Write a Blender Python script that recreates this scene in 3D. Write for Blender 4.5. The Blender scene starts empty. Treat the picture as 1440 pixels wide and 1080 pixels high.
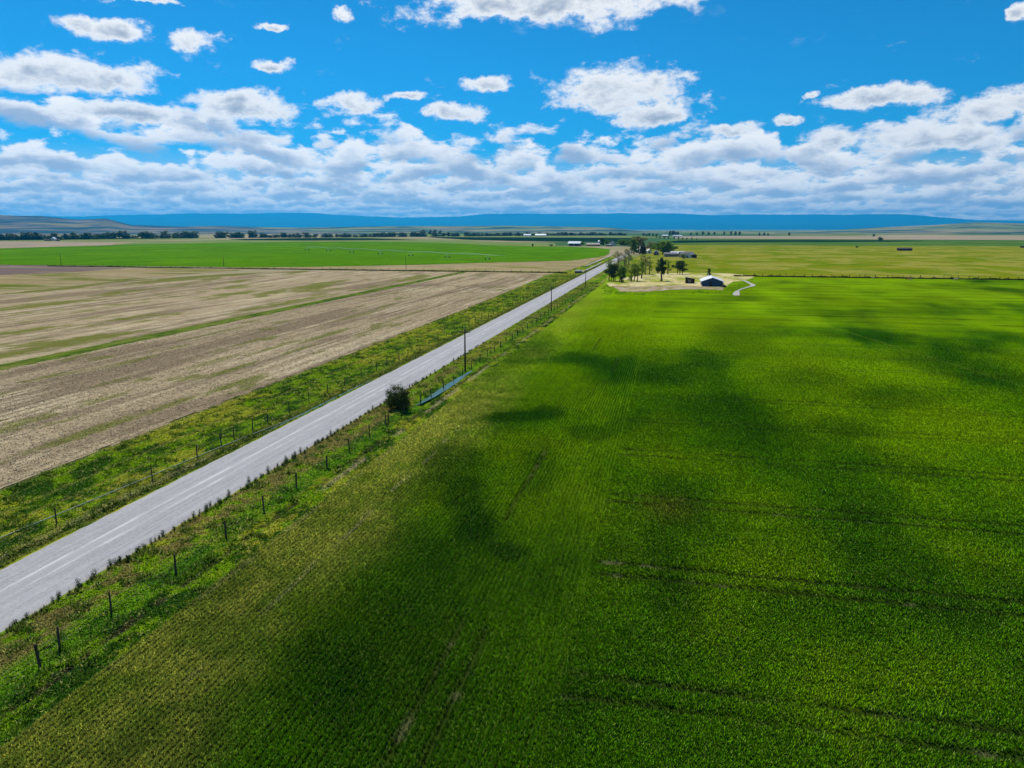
import bpy, math, random
import numpy as np
C = bpy.context.scene.collection
SC = bpy.context.scene
random.seed(7)
RNG = np.random.default_rng(11)
R = math.radians

# ------------------------------------------------------------------ camera
H = 24.0                      # drone height
PITCH = math.atan(0.218)
YAW = 0.2173
cam = bpy.data.cameras.new('camera')
cam.sensor_width = 36.0
cam.lens = 25.0
cam.clip_start = 0.5
cam.clip_end = 120000
co = bpy.data.objects.new('camera', cam)
C.objects.link(co)
co.location = (0, 0, H)
co.rotation_euler = (math.pi / 2 - PITCH, 0, YAW)
SC.camera = co

def g(px, py):
    """photograph pixel (1440x1080) -> point of the flat ground, used to survey where things stand"""
    dx = (px - 720) / 1000; dy = (py - 540) / 1000
    fy = math.cos(PITCH) - dy * math.sin(PITCH); fz = -math.sin(PITCH) - dy * math.cos(PITCH)
    t = H / (-fz); X = dx * t; Y = fy * t
    return X * math.cos(YAW) - Y * math.sin(YAW), X * math.sin(YAW) + Y * math.cos(YAW)

# ------------------------------------------------------------------ exposure and light
SC.view_settings.view_transform = 'Standard'
SC.view_settings.look = 'None'
SC.view_settings.exposure = 0.0
SC.view_settings.gamma = 1.0
SC.cycles.volume_bounces = 1
SC.cycles.max_bounces = 6
SC.cycles.diffuse_bounces = 3
SC.cycles.transparent_max_bounces = 8
SC.cycles.use_denoising = True

SUN_EL = R(54); SUN_AZ = R(-40)          # azimuth from +Y towards +X
sd = (math.cos(SUN_EL) * math.sin(SUN_AZ), math.cos(SUN_EL) * math.cos(SUN_AZ), math.sin(SUN_EL))
sl = bpy.data.lights.new('sun', 'SUN')
sl.energy = 4.5; sl.angle = R(0.5); sl.color = (1.0, 0.95, 0.86)
so = bpy.data.objects.new('sun', sl); C.objects.link(so)
so.rotation_euler = (math.pi / 2 - SUN_EL, 0, math.pi - SUN_AZ)
so.location = (0, 0, 200)

# ------------------------------------------------------------------ sky with clouds (world)
W = bpy.data.worlds.new('World'); SC.world = W
W.use_nodes = True
wn = W.node_tree; wn.nodes.clear()

class NT:
    """small helper to write node maths"""
    def __init__(s, t): s.t = t
    def n(s, typ, **kw):
        x = s.t.nodes.new(typ)
        for k, v in kw.items(): setattr(x, k, v)
        return x
    def put(s, sock, v):
        if hasattr(v, 'is_output') or isinstance(v, bpy.types.NodeSocket): s.t.links.new(v, sock)
        else: sock.default_value = v
    def m(s, op, a, b=None, c=None, clamp=False):
        x = s.n('ShaderNodeMath', operation=op); x.use_clamp = clamp
        s.put(x.inputs[0], a)
        if b is not None: s.put(x.inputs[1], b)
        if c is not None: s.put(x.inputs[2], c)
        return x.outputs[0]
    def v(s, op, a, b=None, out=0):
        x = s.n('ShaderNodeVectorMath', operation=op)
        s.put(x.inputs[0], a)
        if b is not None: s.put(x.inputs[1], b)
        return x.outputs[out]
    def xyz(s, x, y, z=0.0):
        c = s.n('ShaderNodeCombineXYZ')
        s.put(c.inputs[0], x); s.put(c.inputs[1], y); s.put(c.inputs[2], z)
        return c.outputs[0]
    def ss(s, v, lo, hi, a=0.0, b=1.0):
        x = s.n('ShaderNodeMapRange', interpolation_type='SMOOTHSTEP')
        s.put(x.inputs[0], v); s.put(x.inputs[1], lo); s.put(x.inputs[2], hi); s.put(x.inputs[3], a); s.put(x.inputs[4], b)
        return x.outputs[0]
    def mix(s, f, a, b, mode='MIX'):
        x = s.n('ShaderNodeMix', data_type='RGBA', blend_type=mode)
        s.put(x.inputs[0], f)
        s.put(x.inputs[6], a if not isinstance(a, tuple) else (*a[:3], 1))
        s.put(x.inputs[7], b if not isinstance(b, tuple) else (*b[:3], 1))
        return x.outputs[2]
    def noise(s, vec, scale, detail=4, rough=0.55, dist=0.0):
        x = s.n('ShaderNodeTexNoise'); x.noise_dimensions = '3D'
        s.put(x.inputs['Vector'], vec); x.inputs['Scale'].default_value = scale
        x.inputs['Detail'].default_value = detail; x.inputs['Roughness'].default_value = rough
        x.inputs['Distortion'].default_value = dist
        return x.outputs['Fac']

# cloud density as a function of azimuth and elevation
CL = [(-0.736,0.1690,0.105,0.0225),(-0.561,0.1478,0.078,0.0204),(-0.702,0.2184,0.056,0.0135),(-0.608,0.2174,0.036,0.0137),
(-0.518,0.2436,0.026,0.0061),(-0.522,0.1988,0.026,0.0088),(-0.426,0.1581,0.046,0.0119),(-0.359,0.1685,0.030,0.0062),
(-0.293,0.1498,0.047,0.0137),(-0.245,0.1872,0.042,0.0117),(-0.181,0.2801,0.199,0.0322),(-0.082,0.1759,0.092,0.0327),
(-0.025,0.1487,0.060,0.0200),(0.056,0.1261,0.044,0.0080),(0.135,0.1288,0.024,0.0070),(0.238,0.1508,0.078,0.0131),
(0.353,0.1319,0.074,0.0179),(0.280,0.1054,0.096,0.0178),(0.188,0.1057,0.040,0.0149),(0.163,0.1606,0.018,0.0050),
(-0.669,0.2532,0.044,0.0050),(0.367,0.2279,0.013,0.0122),(-0.43,0.262,0.018,0.009),(-0.70,0.135,0.09,0.012),
(0.62,0.20,0.12,0.03),(-1.15,0.22,0.14,0.03),(0.9,0.30,0.2,0.05),(-1.5,0.3,0.2,0.05)]
Wn = NT(wn)
tc = Wn.n('ShaderNodeTexCoord')
sp = Wn.n('ShaderNodeSeparateXYZ'); wn.links.new(tc.outputs['Generated'], sp.inputs[0])
az = Wn.m('ARCTAN2', sp.outputs[0], sp.outputs[1])
el = Wn.m('ARCSINE', sp.outputs[2])
G = Wn
p0 = G.xyz(az, el)
sky = Wn.n('ShaderNodeTexSky', sky_type='NISHITA')
sky.sun_disc = False; sky.sun_elevation = SUN_EL; sky.sun_rotation = SUN_AZ
sky.altitude = 2500; sky.air_density = 1.0; sky.dust_density = 0.1; sky.ozone_density = 3.0
# polarised, saturated look of the air high above the clouds
deep = Wn.mix(1.0, sky.outputs[0], Wn.mix(G.ss(el, .08, .22), (0.075, 0.72, 1.02), (0.085, 0.80, 1.12)), 'MULTIPLY')
col = Wn.mix(Wn.ss(el, 0.105, 0.035), deep, (6.0, 7.2, 8.9))
# rows of cumulus, far to near: flat shaded bases, bright tops
ROWS = 12
up = G.ss(az, -0.45, -0.80, 0.0, 0.034)                       # the bank stands higher on the left
for i in range(ROWS):
    e = .0075 * 1.275 ** i
    a = .0030 + .30 * e
    kx = 1 / (.013 + .52 * e); ky = 1 / (.0022 + .30 * e)
    if i >= ROWS - 2: ee = G.m('SUBTRACT', G.m('SUBTRACT', el, up), e)
    else: ee = G.m('SUBTRACT', el, e)
    ee = G.m('ADD', ee, G.m('MULTIPLY', G.m('SINE', G.m('MULTIPLY_ADD', az, 5.0 + 2.3 * i, i * 2.1)), a * .35))
    t = G.m('DIVIDE', ee, a)
    n = G.noise(G.xyz(G.m('MULTIPLY', az, kx), G.m('MULTIPLY', el, ky), 3.1 * i + 1.7), 1.0, 6, .56, .1)
    c0 = .95 if i < ROWS - 3 else (.92, .80, .30)[i - ROWS + 3]
    d = G.m('ADD', c0, G.m('SUBTRACT', G.m('MULTIPLY', G.m('SUBTRACT', n, .5), 4.6), G.m('MULTIPLY', G.m('MAXIMUM', t, 0.0), .80)))
    msk = G.m('MULTIPLY', G.ss(d, 0.0, .55), G.ss(G.m('MULTIPLY_ADD', G.m('SUBTRACT', n, .5), 2.2, t), -.45, .10))
    lit = G.ss(G.m('ADD', G.m('MULTIPLY', t, .62), G.m('MULTIPLY', d, -.50)), -.80, .10)
    far = 1 - i / (ROWS - 1)
    lo = (4.0 + 2.0 * far, 4.8 + 1.6 * far, 6.3 + 1.5 * far); hi = (10.8 + 4.2 * far, 10.6 + 2.8 * far, 10.4 + 1.4 * far)
    col = Wn.mix(G.m('MULTIPLY', msk, .96), col, Wn.mix(lit, lo, hi))
# separate clouds higher up: each an ellipse in azimuth and elevation, torn by noise
wq = G.n('ShaderNodeTexNoise'); wq.inputs['Scale'].default_value = 20; wq.inputs['Detail'].default_value = 5; wq.inputs['Roughness'].default_value = 0.6
wn.links.new(p0, wq.inputs['Vector'])
pw = G.v('ADD', p0, G.v('MULTIPLY', G.v('SUBTRACT', wq.outputs['Color'], (0.5, 0.5, 0.5)), (0.075, 0.032, 0)))
D = None
for (a, e, w, h) in CL:
    q = G.v('MULTIPLY', G.v('SUBTRACT', pw, (a, e, 0)), (1 / w, 1 / h, 0))
    d = G.m('SUBTRACT', 1.0, G.v('LENGTH', q, out=1))
    sv = G.n('ShaderNodeSeparateXYZ'); wn.links.new(q, sv.inputs[0]); v_ = sv.outputs[1]
    if D is None: D, Vv = d, v_
    else:
        gt = G.m('GREATER_THAN', d, D)
        Vv = G.m('ADD', G.m('MULTIPLY', v_, gt), G.m('MULTIPLY', Vv, G.m('SUBTRACT', 1.0, gt)))
        D = G.m('MAXIMUM', D, d)
n2 = G.noise(G.xyz(az, G.m('MULTIPLY', el, 1.7), 1.3), 20, 10, 0.64, 0.1)
n2c = G.m('SUBTRACT', n2, 0.5)
cum = G.m('ADD', G.m('ADD', G.m('MULTIPLY', D, 1.2), G.m('MULTIPLY', n2c, 2.9)), 0.10)
flat = G.ss(G.m('ADD', Vv, G.m('MULTIPLY', n2c, 2.0)), -1.0, -.55)          # flatter undersides
msk = G.m('MULTIPLY', G.ss(cum, 0.0, 0.62), G.m('MULTIPLY_ADD', flat, .75, .25))
core = G.ss(cum, .35, 1.35)
lowr = G.ss(G.m('ADD', Vv, G.m('MULTIPLY', n2c, -3.4)), .75, -.75)
shade = G.m('MULTIPLY', core, G.m('MULTIPLY_ADD', lowr, .85, .10))
ccol = Wn.mix(shade, (9.9, 9.9, 9.9), (3.6, 4.2, 5.3))
col = Wn.mix(msk, col, ccol)
# thin wisps
ws = G.noise(G.xyz(G.m('MULTIPLY', az, 1.0), G.m('MULTIPLY', el, 2.6), 8.3), 13, 8, .66, .4)
wm = G.m('MULTIPLY', G.ss(ws, .60, .82), G.ss(el, .30, .12))
col = Wn.mix(G.m('MULTIPLY', wm, .8), col, (9.2, 9.4, 9.6))
bg = Wn.n('ShaderNodeBackground'); bg.inputs[1].default_value = 0.10
wn.links.new(col, bg.inputs[0])
wo = Wn.n('ShaderNodeOutputWorld'); wn.links.new(bg.outputs[0], wo.inputs[0])
W.cycles.sampling_method = 'MANUAL'; W.cycles.sample_map_resolution = 512

# ------------------------------------------------------------------ tagging and mesh helpers
def tag(o, label=None, cat=None, group=None, kind=None):
    if label: o['label'] = label
    if cat: o['category'] = cat
    if group: o['group'] = group
    if kind: o['kind'] = kind
    return o
def empty(name, loc, rz=0, scale=None):
    o = bpy.data.objects.new(name, None); C.objects.link(o)
    o.location = loc; o.rotation_euler = (0, 0, rz); o.empty_display_size = 0.3
    if scale: o.scale = scale
    return o
def mesh(name, V, F, mat, parent=None, col=None, smooth=False):
    me = bpy.data.meshes.new(name)
    me.from_pydata([tuple(v) for v in V], [], [tuple(f) for f in F])
    if mat: me.materials.append(mat)
    if smooth: me.shade_smooth()
    o = bpy.data.objects.new(name, me); C.objects.link(o)
    if parent: o.parent = parent
    return o
def np_mesh(name, V, F, mat, col=None, smooth=False, parent=None):
    """V (n,3), F (m,k) numpy arrays, col (n,3) albedo per vertex"""
    me = bpy.data.meshes.new(name)
    n, (m, k) = len(V), F.shape
    me.vertices.add(n); me.vertices.foreach_set('co', V.astype(np.float32).ravel())
    me.loops.add(m * k); me.loops.foreach_set('vertex_index', F.astype(np.int32).ravel())
    me.polygons.add(m); me.polygons.foreach_set('loop_start', np.arange(0, m * k, k, dtype=np.int32))
    me.polygons.foreach_set('loop_total', np.full(m, k, dtype=np.int32))
    if smooth: me.polygons.foreach_set('use_smooth', np.ones(m, dtype=bool))
    me.update(calc_edges=True)
    if col is not None:
        a = me.color_attributes.new('Col', 'FLOAT_COLOR', 'POINT')
        a.data.foreach_set('color', np.hstack([col, np.ones((n, 1))]).astype(np.float32).ravel())
    me.materials.append(mat)
    o = bpy.data.objects.new(name, me); C.objects.link(o)
    if parent: o.parent = parent
    return o
def grid(name, xs, ys, zf, colf, mat, keep=None):
    X, Y = np.meshgrid(xs, ys)
    Z = zf(X, Y) if callable(zf) else np.full_like(X, zf)
    V = np.stack([X, Y, Z], -1).reshape(-1, 3)
    ny, nx = X.shape
    i = np.arange((ny - 1) * (nx - 1)); r, c = i // (nx - 1), i % (nx - 1)
    a = r * nx + c
    F = np.stack([a, a + 1, a + nx + 1, a + nx], -1)
    if keep is not None:
        cx = V[F].mean(1)
        F = F[keep(cx[:, 0], cx[:, 1])]
        used = np.unique(F); mp = np.zeros(len(V), int); mp[used] = np.arange(len(used))
        V = V[used]; F = mp[F]
    col = colf(V[:, 0], V[:, 1]) if colf else None
    return np_mesh(name, V, F, mat, col, smooth=True)

def _h(ix, iy, s):
    h = (ix.astype(np.int64) * 374761393 + iy.astype(np.int64) * 668265263 + s * 974711) & 0xffffffff
    h = ((h ^ (h >> 13)) * 1274126177) & 0xffffffff
    h = (h ^ (h >> 16)) & 0xffffffff
    return h / 4294967295.0
def vn(x, y, s=0):
    ix, iy = np.floor(x), np.floor(y); fx, fy = x - ix, y - iy
    fx = fx * fx * (3 - 2 * fx); fy = fy * fy * (3 - 2 * fy)
    a, b = _h(ix, iy, s), _h(ix + 1, iy, s); c, d = _h(ix, iy + 1, s), _h(ix + 1, iy + 1, s)
    return (a + (b - a) * fx) * (1 - fy) + (c + (d - c) * fx) * fy
def fbm(x, y, s=0, o=4, r=0.5):
    t = 0; a = 1.0; n = 0
    for k in range(o):
        t = t + a * vn(x, y, s + k * 17); n += a; a *= r
        x, y = x * 2.03 + 7.1, y * 2.03 + 3.3
    return t / n
def sst(v, lo, hi):
    t = np.clip((v - lo) / (hi - lo), 0, 1); return t * t * (3 - 2 * t)
def mixc(c1, c2, t):
    t = np.asarray(t)[..., None]
    return np.asarray(c1) * (1 - t) + np.asarray(c2) * t

# ------------------------------------------------------------------ materials
def mat_new(name):
    m = bpy.data.materials.new(name); m.use_nodes = True
    m.node_tree.nodes.clear()
    return m, NT(m.node_tree)
def finish(N, col, rough=0.9, spec=0.15, normal=None, trans=0.0, metal=0.0):
    b = N.n('ShaderNodeBsdfPrincipled')
    N.put(b.inputs['Base Color'], col if not isinstance(col, tuple) else (*col[:3], 1))
    N.put(b.inputs['Roughness'], rough); b.inputs['Specular IOR Level'].default_value = spec
    b.inputs['Metallic'].default_value = metal
    if normal is not None: N.t.links.new(normal, b.inputs['Normal'])
    out = N.n('ShaderNodeOutputMaterial')
    sh = b.outputs[0]
    if trans > 0:
        tr = N.n('ShaderNodeBsdfTranslucent')
        N.put(tr.inputs[0], col if not isinstance(col, tuple) else (*col[:3], 1))
        mx = N.n('ShaderNodeMixShader'); mx.inputs[0].default_value = trans
        N.t.links.new(sh, mx.inputs[1]); N.t.links.new(tr.outputs[0], mx.inputs[2]); sh = mx.outputs[0]
    N.t.links.new(sh, out.inputs[0])
def bump(N, h, strength, dist=0.05):
    b = N.n('ShaderNodeBump'); b.inputs['Strength'].default_value = strength; b.inputs['Distance'].default_value = dist
    N.t.links.new(h, b.inputs['Height']); return b.outputs[0]
def wpos(N):
    return N.n('ShaderNodeNewGeometry').outputs['Position']

def attr_mat(name, scales=((3.0, 0.35), (14.0, 0.3)), stretch=(1, 1, 1), bumpv=0.5, trans=0.0, rough=1.0, spec=0.0):
    m, N = mat_new(name)
    at = N.n('ShaderNodeAttribute'); at.attribute_name = 'Col'
    c = at.outputs['Color']; h = None
    if scales:
        p = N.v('MULTIPLY', wpos(N), stretch)
        f = None
        for sc, am in scales:
            n = N.noise(p, sc, 4, 0.65)
            t = N.m('MULTIPLY_ADD', N.m('SUBTRACT', n, 0.5), am * 4, 1.0)
            f = t if f is None else N.m('MULTIPLY', f, t)
            h = n
        f = N.m('MAXIMUM', f, 0.15)
        c = N.mix(1.0, c, N.xyz(f, f, f), 'MULTIPLY')
    finish(N, c, rough, spec, bump(N, h, bumpv, 0.1) if (h is not None and bumpv > 0) else None, trans)
    return m
M = {}
M['ground'] = attr_mat('ground_grass', ((1.2, 0.25), (6.0, 0.30)), bumpv=0.7)
M['crop'] = attr_mat('crop_canopy', ((0.5, 0.10), (5.0, 0.22)), bumpv=0.5)
M['soil'] = attr_mat('bare_soil', ((0.35, 0.10), (2.2, 0.42)), (1, 0.75, 1), bumpv=1.0)
def blade_mat(name, trans, rough, spec, up=.7):
    m, N = mat_new(name)
    at = N.n('ShaderNodeAttribute'); at.attribute_name = 'Col'
    nn = N.n('ShaderNodeNewGeometry').outputs['Normal']
    nn = N.v('NORMALIZE', N.v('ADD', N.v('MULTIPLY', nn, (1 - up, 1 - up, 1 - up)), (0, 0, up)))
    finish(N, at.outputs['Color'], rough, spec, nn, trans)
    return m
M['blade'] = blade_mat('blade', 0.15, 0.9, 0.03)
M['straw'] = blade_mat('straw', 0.0, 0.95, 0.05)

def plain(name, c, var=0.25, sc=2.0, rough=0.8, spec=0.2, stretch=(1, 1, 1), bumpv=0.0, trans=0.0, metal=0.0, obj=True):
    m, N = mat_new(name)
    if obj: p = N.n('ShaderNodeTexCoord').outputs['Object']
    else: p = wpos(N)
    p = N.v('MULTIPLY', p, stretch)
    n = N.noise(p, sc, 5, 0.6)
    a = tuple(max(0, x * (1 - var * 1.6)) for x in c); b = tuple(x * (1 + var * 1.6) for x in c)
    col = N.mix(N.ss(n, 0.25, 0.75), a, b)
    finish(N, col, rough, spec, bump(N, n, bumpv) if bumpv > 0 else None, trans, metal)
    return m
def field(name, cols, sc, stretch=(1, 1, 1), fine=1.0):
    """patchy far field: blends several ground colours through world-space noise"""
    m, N = mat_new(name)
    p = N.v('MULTIPLY', wpos(N), stretch)
    c = cols[0]
    for i, cc in enumerate(cols[1:]):
        n = N.noise(N.v('ADD', p, (i * 531.0, i * 77.0, 0)), sc * (1 + 0.9 * i), 6, 0.62, 0.4)
        c = N.mix(N.ss(n, 0.44, 0.60), c, cc)
    f = N.noise(p, fine, 5, 0.7)
    f = N.m('MULTIPLY_ADD', N.m('SUBTRACT', f, 0.5), 0.9, 1.0)
    c = N.mix(1.0, c, N.xyz(f, f, f), 'MULTIPLY')
    finish(N, c, 1.0, 0.0)
    return m

M['wood'] = plain('weathered_wood', (0.07, 0.055, 0.045), 0.3, 5, 0.9, 0.1, (1, 1, .2), 0.4)
M['polewood'] = plain('pole_wood', (0.06, 0.045, 0.035), 0.3, 5, 0.9, 0.1, (1, 1, .1), 0.3)
M['wire'] = plain('galvanised_wire', (0.25, 0.25, 0.25), 0.1, 5, 0.5, 0.5, metal=0.6)
M['porcelain'] = plain('porcelain', (0.45, 0.43, 0.40), 0.1, 5, 0.3, 0.5)
M['bark'] = plain('bark', (0.09, 0.07, 0.055), 0.35, 3, 0.95, 0.1, (1, 1, .3), 0.5)
M['palebark'] = plain('pale_bark', (0.22, 0.18, 0.14), 0.3, 3, 0.95, 0.1, (1, 1, .3), 0.5)
M['water'], N = mat_new('ditch_water')
n = N.noise(N.v('MULTIPLY', wpos(N), (1, .6, 1)), 3.5, 3, .6)
finish(N, (0.06, 0.13, 0.09), 0.28, 0.35, bump(N, n, 0.5, 0.04))
M['whitemetal'] = plain('white_metal', (0.74, 0.75, 0.76), 0.05, 1.5, 0.45, 0.4)
M['roofmetal'] = plain('pale_metal_roof', (0.62, 0.67, 0.70), 0.08, 0.8, 0.4, 0.5, (1, 1, 1), 0.0, 0, 0.3)
M['tanroof'] = plain('tan_roof', (0.50, 0.40, 0.34), 0.12, 0.8, 0.7, 0.2)
M['greyroof'] = plain('grey_roof', (0.22, 0.22, 0.22), 0.2, 0.8, 0.8, 0.2)
M['darkroof'] = plain('dark_roof', (0.06, 0.06, 0.07), 0.2, 0.8, 0.8, 0.2)
M['bluewall'] = plain('blue_siding', (0.02, 0.065, 0.13), 0.12, 1.2, 0.6, 0.3, (1, 1, .3))
M['whitewall'] = plain('white_siding', (0.66, 0.65, 0.62), 0.06, 1.0, 0.7, 0.2)
M['brownwall'] = plain('brown_boards', (0.05, 0.035, 0.028), 0.3, 3, 0.9, 0.1, (3, 3, .3))
M['greywall'] = plain('grey_boards', (0.20, 0.18, 0.16), 0.3, 2, 0.9, 0.1, (3, 3, .3))
M['redwall'] = plain('rust_wall', (0.20, 0.09, 0.06), 0.3, 2, 0.9, 0.1)
M['glass'] = plain('window_glass', (0.03, 0.04, 0.05), 0.1, 1, 0.1, 0.6)
M['galv'] = plain('galvanised_steel', (0.50, 0.58, 0.58), 0.08, 2, 0.5, 0.5, metal=0.2)
M['rubber'] = plain('rubber', (0.03, 0.03, 0.03), 0.1, 2, 0.8, 0.2)
M['concrete'] = plain('concrete', (0.42, 0.40, 0.34), 0.12, 1.5, 0.9, 0.2)
M['pipe'] = plain('aluminium_pipe', (0.24, 0.31, 0.22), 0.1, 2, 0.6, 0.3)
M['hide_red'] = plain('red_hide', (0.22, 0.07, 0.03), 0.2, 2, 0.8, 0.2)
M['hide_tan'] = plain('pale_hide', (0.55, 0.42, 0.28), 0.15, 2, 0.8, 0.2)

def leafmat(name, c, var=0.45, trans=0.35):
    m, N = mat_new(name)
    g_ = N.n('ShaderNodeNewGeometry')
    r = g_.outputs['Random Per Island']
    a = tuple(x * (1 - var) for x in c); b = tuple(x * (1 + var) for x in c)
    col = N.mix(r, a, b)
    finish(N, col, 0.7, 0.2, None, trans)
    return m
M['leaf_dark'] = leafmat('leaf_dark_green', (0.045, 0.085, 0.014), .5, .45)
M['leaf_mid'] = leafmat('leaf_mid_green', (0.13, 0.23, 0.018), .5, .5)
M['leaf_light'] = leafmat('leaf_light_green', (0.27, 0.36, 0.03), .4, .5)
M['leaf_twig'] = leafmat('twig_brown_green', (0.27, 0.26, 0.09), .4, .4)
M['leaf_spruce'] = leafmat('spruce_needles', (0.014, 0.025, 0.016))
M['leaf_weed'] = leafmat('weed_green', (0.03, 0.075, 0.008))
M['leaf_bush'] = leafmat('bush_green', (0.06, 0.09, 0.014), 0.6, 0.35)
M['leaf_far'] = leafmat('far_tree_green', (0.055, 0.095, 0.035), 0.5, 0.3)

# ------------------------------------------------------------------ land: one sheet to the horizon, with the verges and ditches modelled
RX0, RX1 = -46.2, -38.8          # road edges
def verge_z(x, y):
    z = -0.30 * np.exp(-((x + 47.25) / 0.55) ** 2)                       # left ditch
    wet = sst(y, 84, 93) * (1 - sst(y, 126, 134))
    z = z - (0.14 + 0.36 * wet) * np.exp(-((x + 33.45) / (0.55 + 0.35 * wet)) ** 2)   # right ditch
    for fx, am, w in ((-59.0, -0.16, .35), (-57.9, 0.12, .4), (-56.1, -0.10, .3), (-53.3, -0.12, .3), (-48.3, -0.05, .12), (-31.9, -0.20, .35), (-31.2, .08, .25), (-34.9, .06, .5)):
        z = z + am * np.exp(-((x - fx - 0.25 * (vn(y / 9, x * 0, 3) - .5)) / w) ** 2)
    inside = sst(x, -61, -60) * (1 - sst(x, -30.2, -29.4))
    z = (z + (fbm(x * 1.1, y * 0.9, 5, 4) - 0.5) * 0.34) * inside
    onroad = sst(x, RX0 - 0.7, RX0 - .1) * (1 - sst(x, RX1 + .1, RX1 + 0.7))
    z = z * (1 - onroad) + 0.02 * onroad
    return z - 0.02
GREEN_D = (0.030, 0.085, 0.005); GREEN_M = (0.140, 0.25, 0.004); YEL = (0.32, 0.32, 0.025); TAN = (0.36, 0.30, 0.16); DIRTD = (0.05, 0.04, 0.022)
def verge_col(x, y):
    n1 = fbm(x / 1.6, y / 2.6, 21, 4); n2 = fbm(x / 0.5, y / 0.7, 22, 3); n3 = fbm(x / 5, y / 9, 23, 3)
    c = mixc(GREEN_M, GREEN_D, sst(n1, .46, .62))
    c = mixc(c, YEL, sst(n3 + 0.5 * (n2 - .5), .50, .66) * 0.75)
    # right-hand verge: straw grass by the road, bright green by the fence, tilled furrow, pale streak
    br = sst(x, -39.2, -38.4) * (1 - sst(x, -35.6, -34.6)) * sst(n2 + n1, .72, 1.05)
    br = br * (0.55 + .45 * (1 - sst(y, 90, 160)))
    c = mixc(c, (0.19, 0.16, 0.045), br * 0.9)
    lu = np.exp(-((x + 33.6) / 0.9) ** 2)
    c = mixc(c, (0.075, 0.19, 0.008), lu * .7)
    fu = np.exp(-((x + 31.9) / 0.38) ** 2) * sst(n2, .38, .55) * (1 - sst(y, 120, 200) * .6)
    c = mixc(c, DIRTD, fu * .9)
    ps = np.exp(-((x + 31.05) / 0.28) ** 2) * sst(fbm(x * 0, y / 7, 31, 2), .45, .6)
    c = mixc(c, TAN, ps * .85)
    # left verge: pale wheel ruts and dark clods
    for rx in (-58.9, -55.8, -53.0):
        c = mixc(c, (0.22, 0.22, 0.05), np.exp(-((x - rx - .3) / .22) ** 2) * .6)
        c = mixc(c, (0.035, 0.05, 0.012), np.exp(-((x - rx + .15) / .2) ** 2) * .7)
    ol = sst(x, -49.2, -48.4) * (1 - sst(x, -46.6, -46.2))
    c = mixc(c, (0.13, 0.13, 0.025), ol * .6)
    for rx in (-48.35, -47.95):
        c = mixc(c, (0.32, 0.30, 0.15), np.exp(-((x - rx) / .08) ** 2) * .8 * (y < 66))
    c = mixc(c, (0.03, 0.05, 0.015), np.exp(-((x + 47.5) / .3) ** 2) * .6)
    ed = np.exp(-((x + 60.6) / 0.5) ** 2)
    c = mixc(c, (0.28, 0.24, 0.10), ed * .4)
    return c
def land_col(x, y):
    c = verge_col(x, y)
    far = fbm(x / 260 + 5, y / 420, 41, 5, .55); f2 = fbm(x / 900, y / 700, 45, 4)
    fc_ = mixc((0.15, 0.20, 0.05), (0.34, 0.28, 0.17), sst(far, .45, .58))
    fc_ = mixc(fc_, (0.06, 0.13, 0.05), sst(f2, .52, .60))
    wz = np.maximum(sst(-x, 61, 75), sst(x, -29, -20)); wz = np.maximum(wz, sst(y, 600, 760))
    return mixc(c, fc_, wz)
def axis(parts):
    out = []
    for a, b, s in parts: out.append(np.arange(a, b, s))
    return np.unique(np.round(np.concatenate(out), 3))
gx = axis([(-40000, -16000, 4000), (-16000, -1600, 800), (-1600, -200, 100), (-200, -62, 12), (-62, -46.3, .3), (-46.3, -38.6, 1.2), (-38.6, -28.8, .28), (-28.8, 60, 12), (60, 1600, 110), (1600, 16000, 800), (16000, 24001, 4000)])
gy = axis([(-1500, -100, 100), (-100, 14, 12), (14, 150, .34), (150, 420, 1.4), (420, 900, 8), (900, 4000, 90), (4000, 16000, 600), (16000, 40001, 3000)])
tag(grid('ground', gx, gy, verge_z, land_col, M['ground']), kind='structure')

# road
M['road'], N = mat_new('chip_seal')
P0 = wpos(N); sx = N.n('ShaderNodeSeparateXYZ'); N.t.links.new(P0, sx.inputs[0])
X = N.m('ADD', sx.outputs[0], N.m('MULTIPLY', N.m('SUBTRACT', N.noise(N.v('MULTIPLY', P0, (0, .12, 0)), 1, 2), .5), .18))
base = (0.385, 0.375, 0.395)
sp1 = N.noise(P0, 5, 7, .85)
lon = N.noise(N.v('MULTIPLY', P0, (2.2, .05, 1)), 1.6, 5, .65)
mot = N.noise(N.v('MULTIPLY', P0, (1, .35, 1)), 1.1, 6, .7)
c = N.mix(N.ss(sp1, .3, .7), (0.235, 0.228, 0.228), (0.47, 0.45, 0.44))
c = N.mix(N.m('MULTIPLY', N.ss(mot, .40, .62), .45), c, (0.27, 0.265, 0.265))
c = N.mix(N.ss(lon, .35, .7), c, N.mix(.5, c, (0.50, 0.49, 0.49)))
def band(xc, w, soft): return N.ss(N.m('ABSOLUTE', N.m('SUBTRACT', X, xc)), w + soft, w)
brk = N.ss(N.noise(N.v('MULTIPLY', P0, (.8, .14, 1)), 1.3, 6, .75), .30, .62)
c = N.mix(N.m('MULTIPLY', N.m('MULTIPLY', band(-43.15, .04, .22), brk), .75), c, (0.66, 0.64, 0.62))
brk2 = N.ss(N.noise(N.v('MULTIPLY', P0, (.9, .2, 1)), 1.7, 6, .75), .36, .68)
c = N.mix(N.m('MULTIPLY', N.m('MULTIPLY', band(-42.0, .03, .2), brk2), .8), c, (0.68, 0.66, 0.63))
c = N.mix(N.m('MULTIPLY', band(-42.55, .25, .4), .35), c, (0.40, 0.385, 0.375))
c = N.mix(N.m('MULTIPLY', N.m('MULTIPLY', band(-39.6, .12, .25), brk), .4), c, (0.52, 0.50, 0.48))
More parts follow.
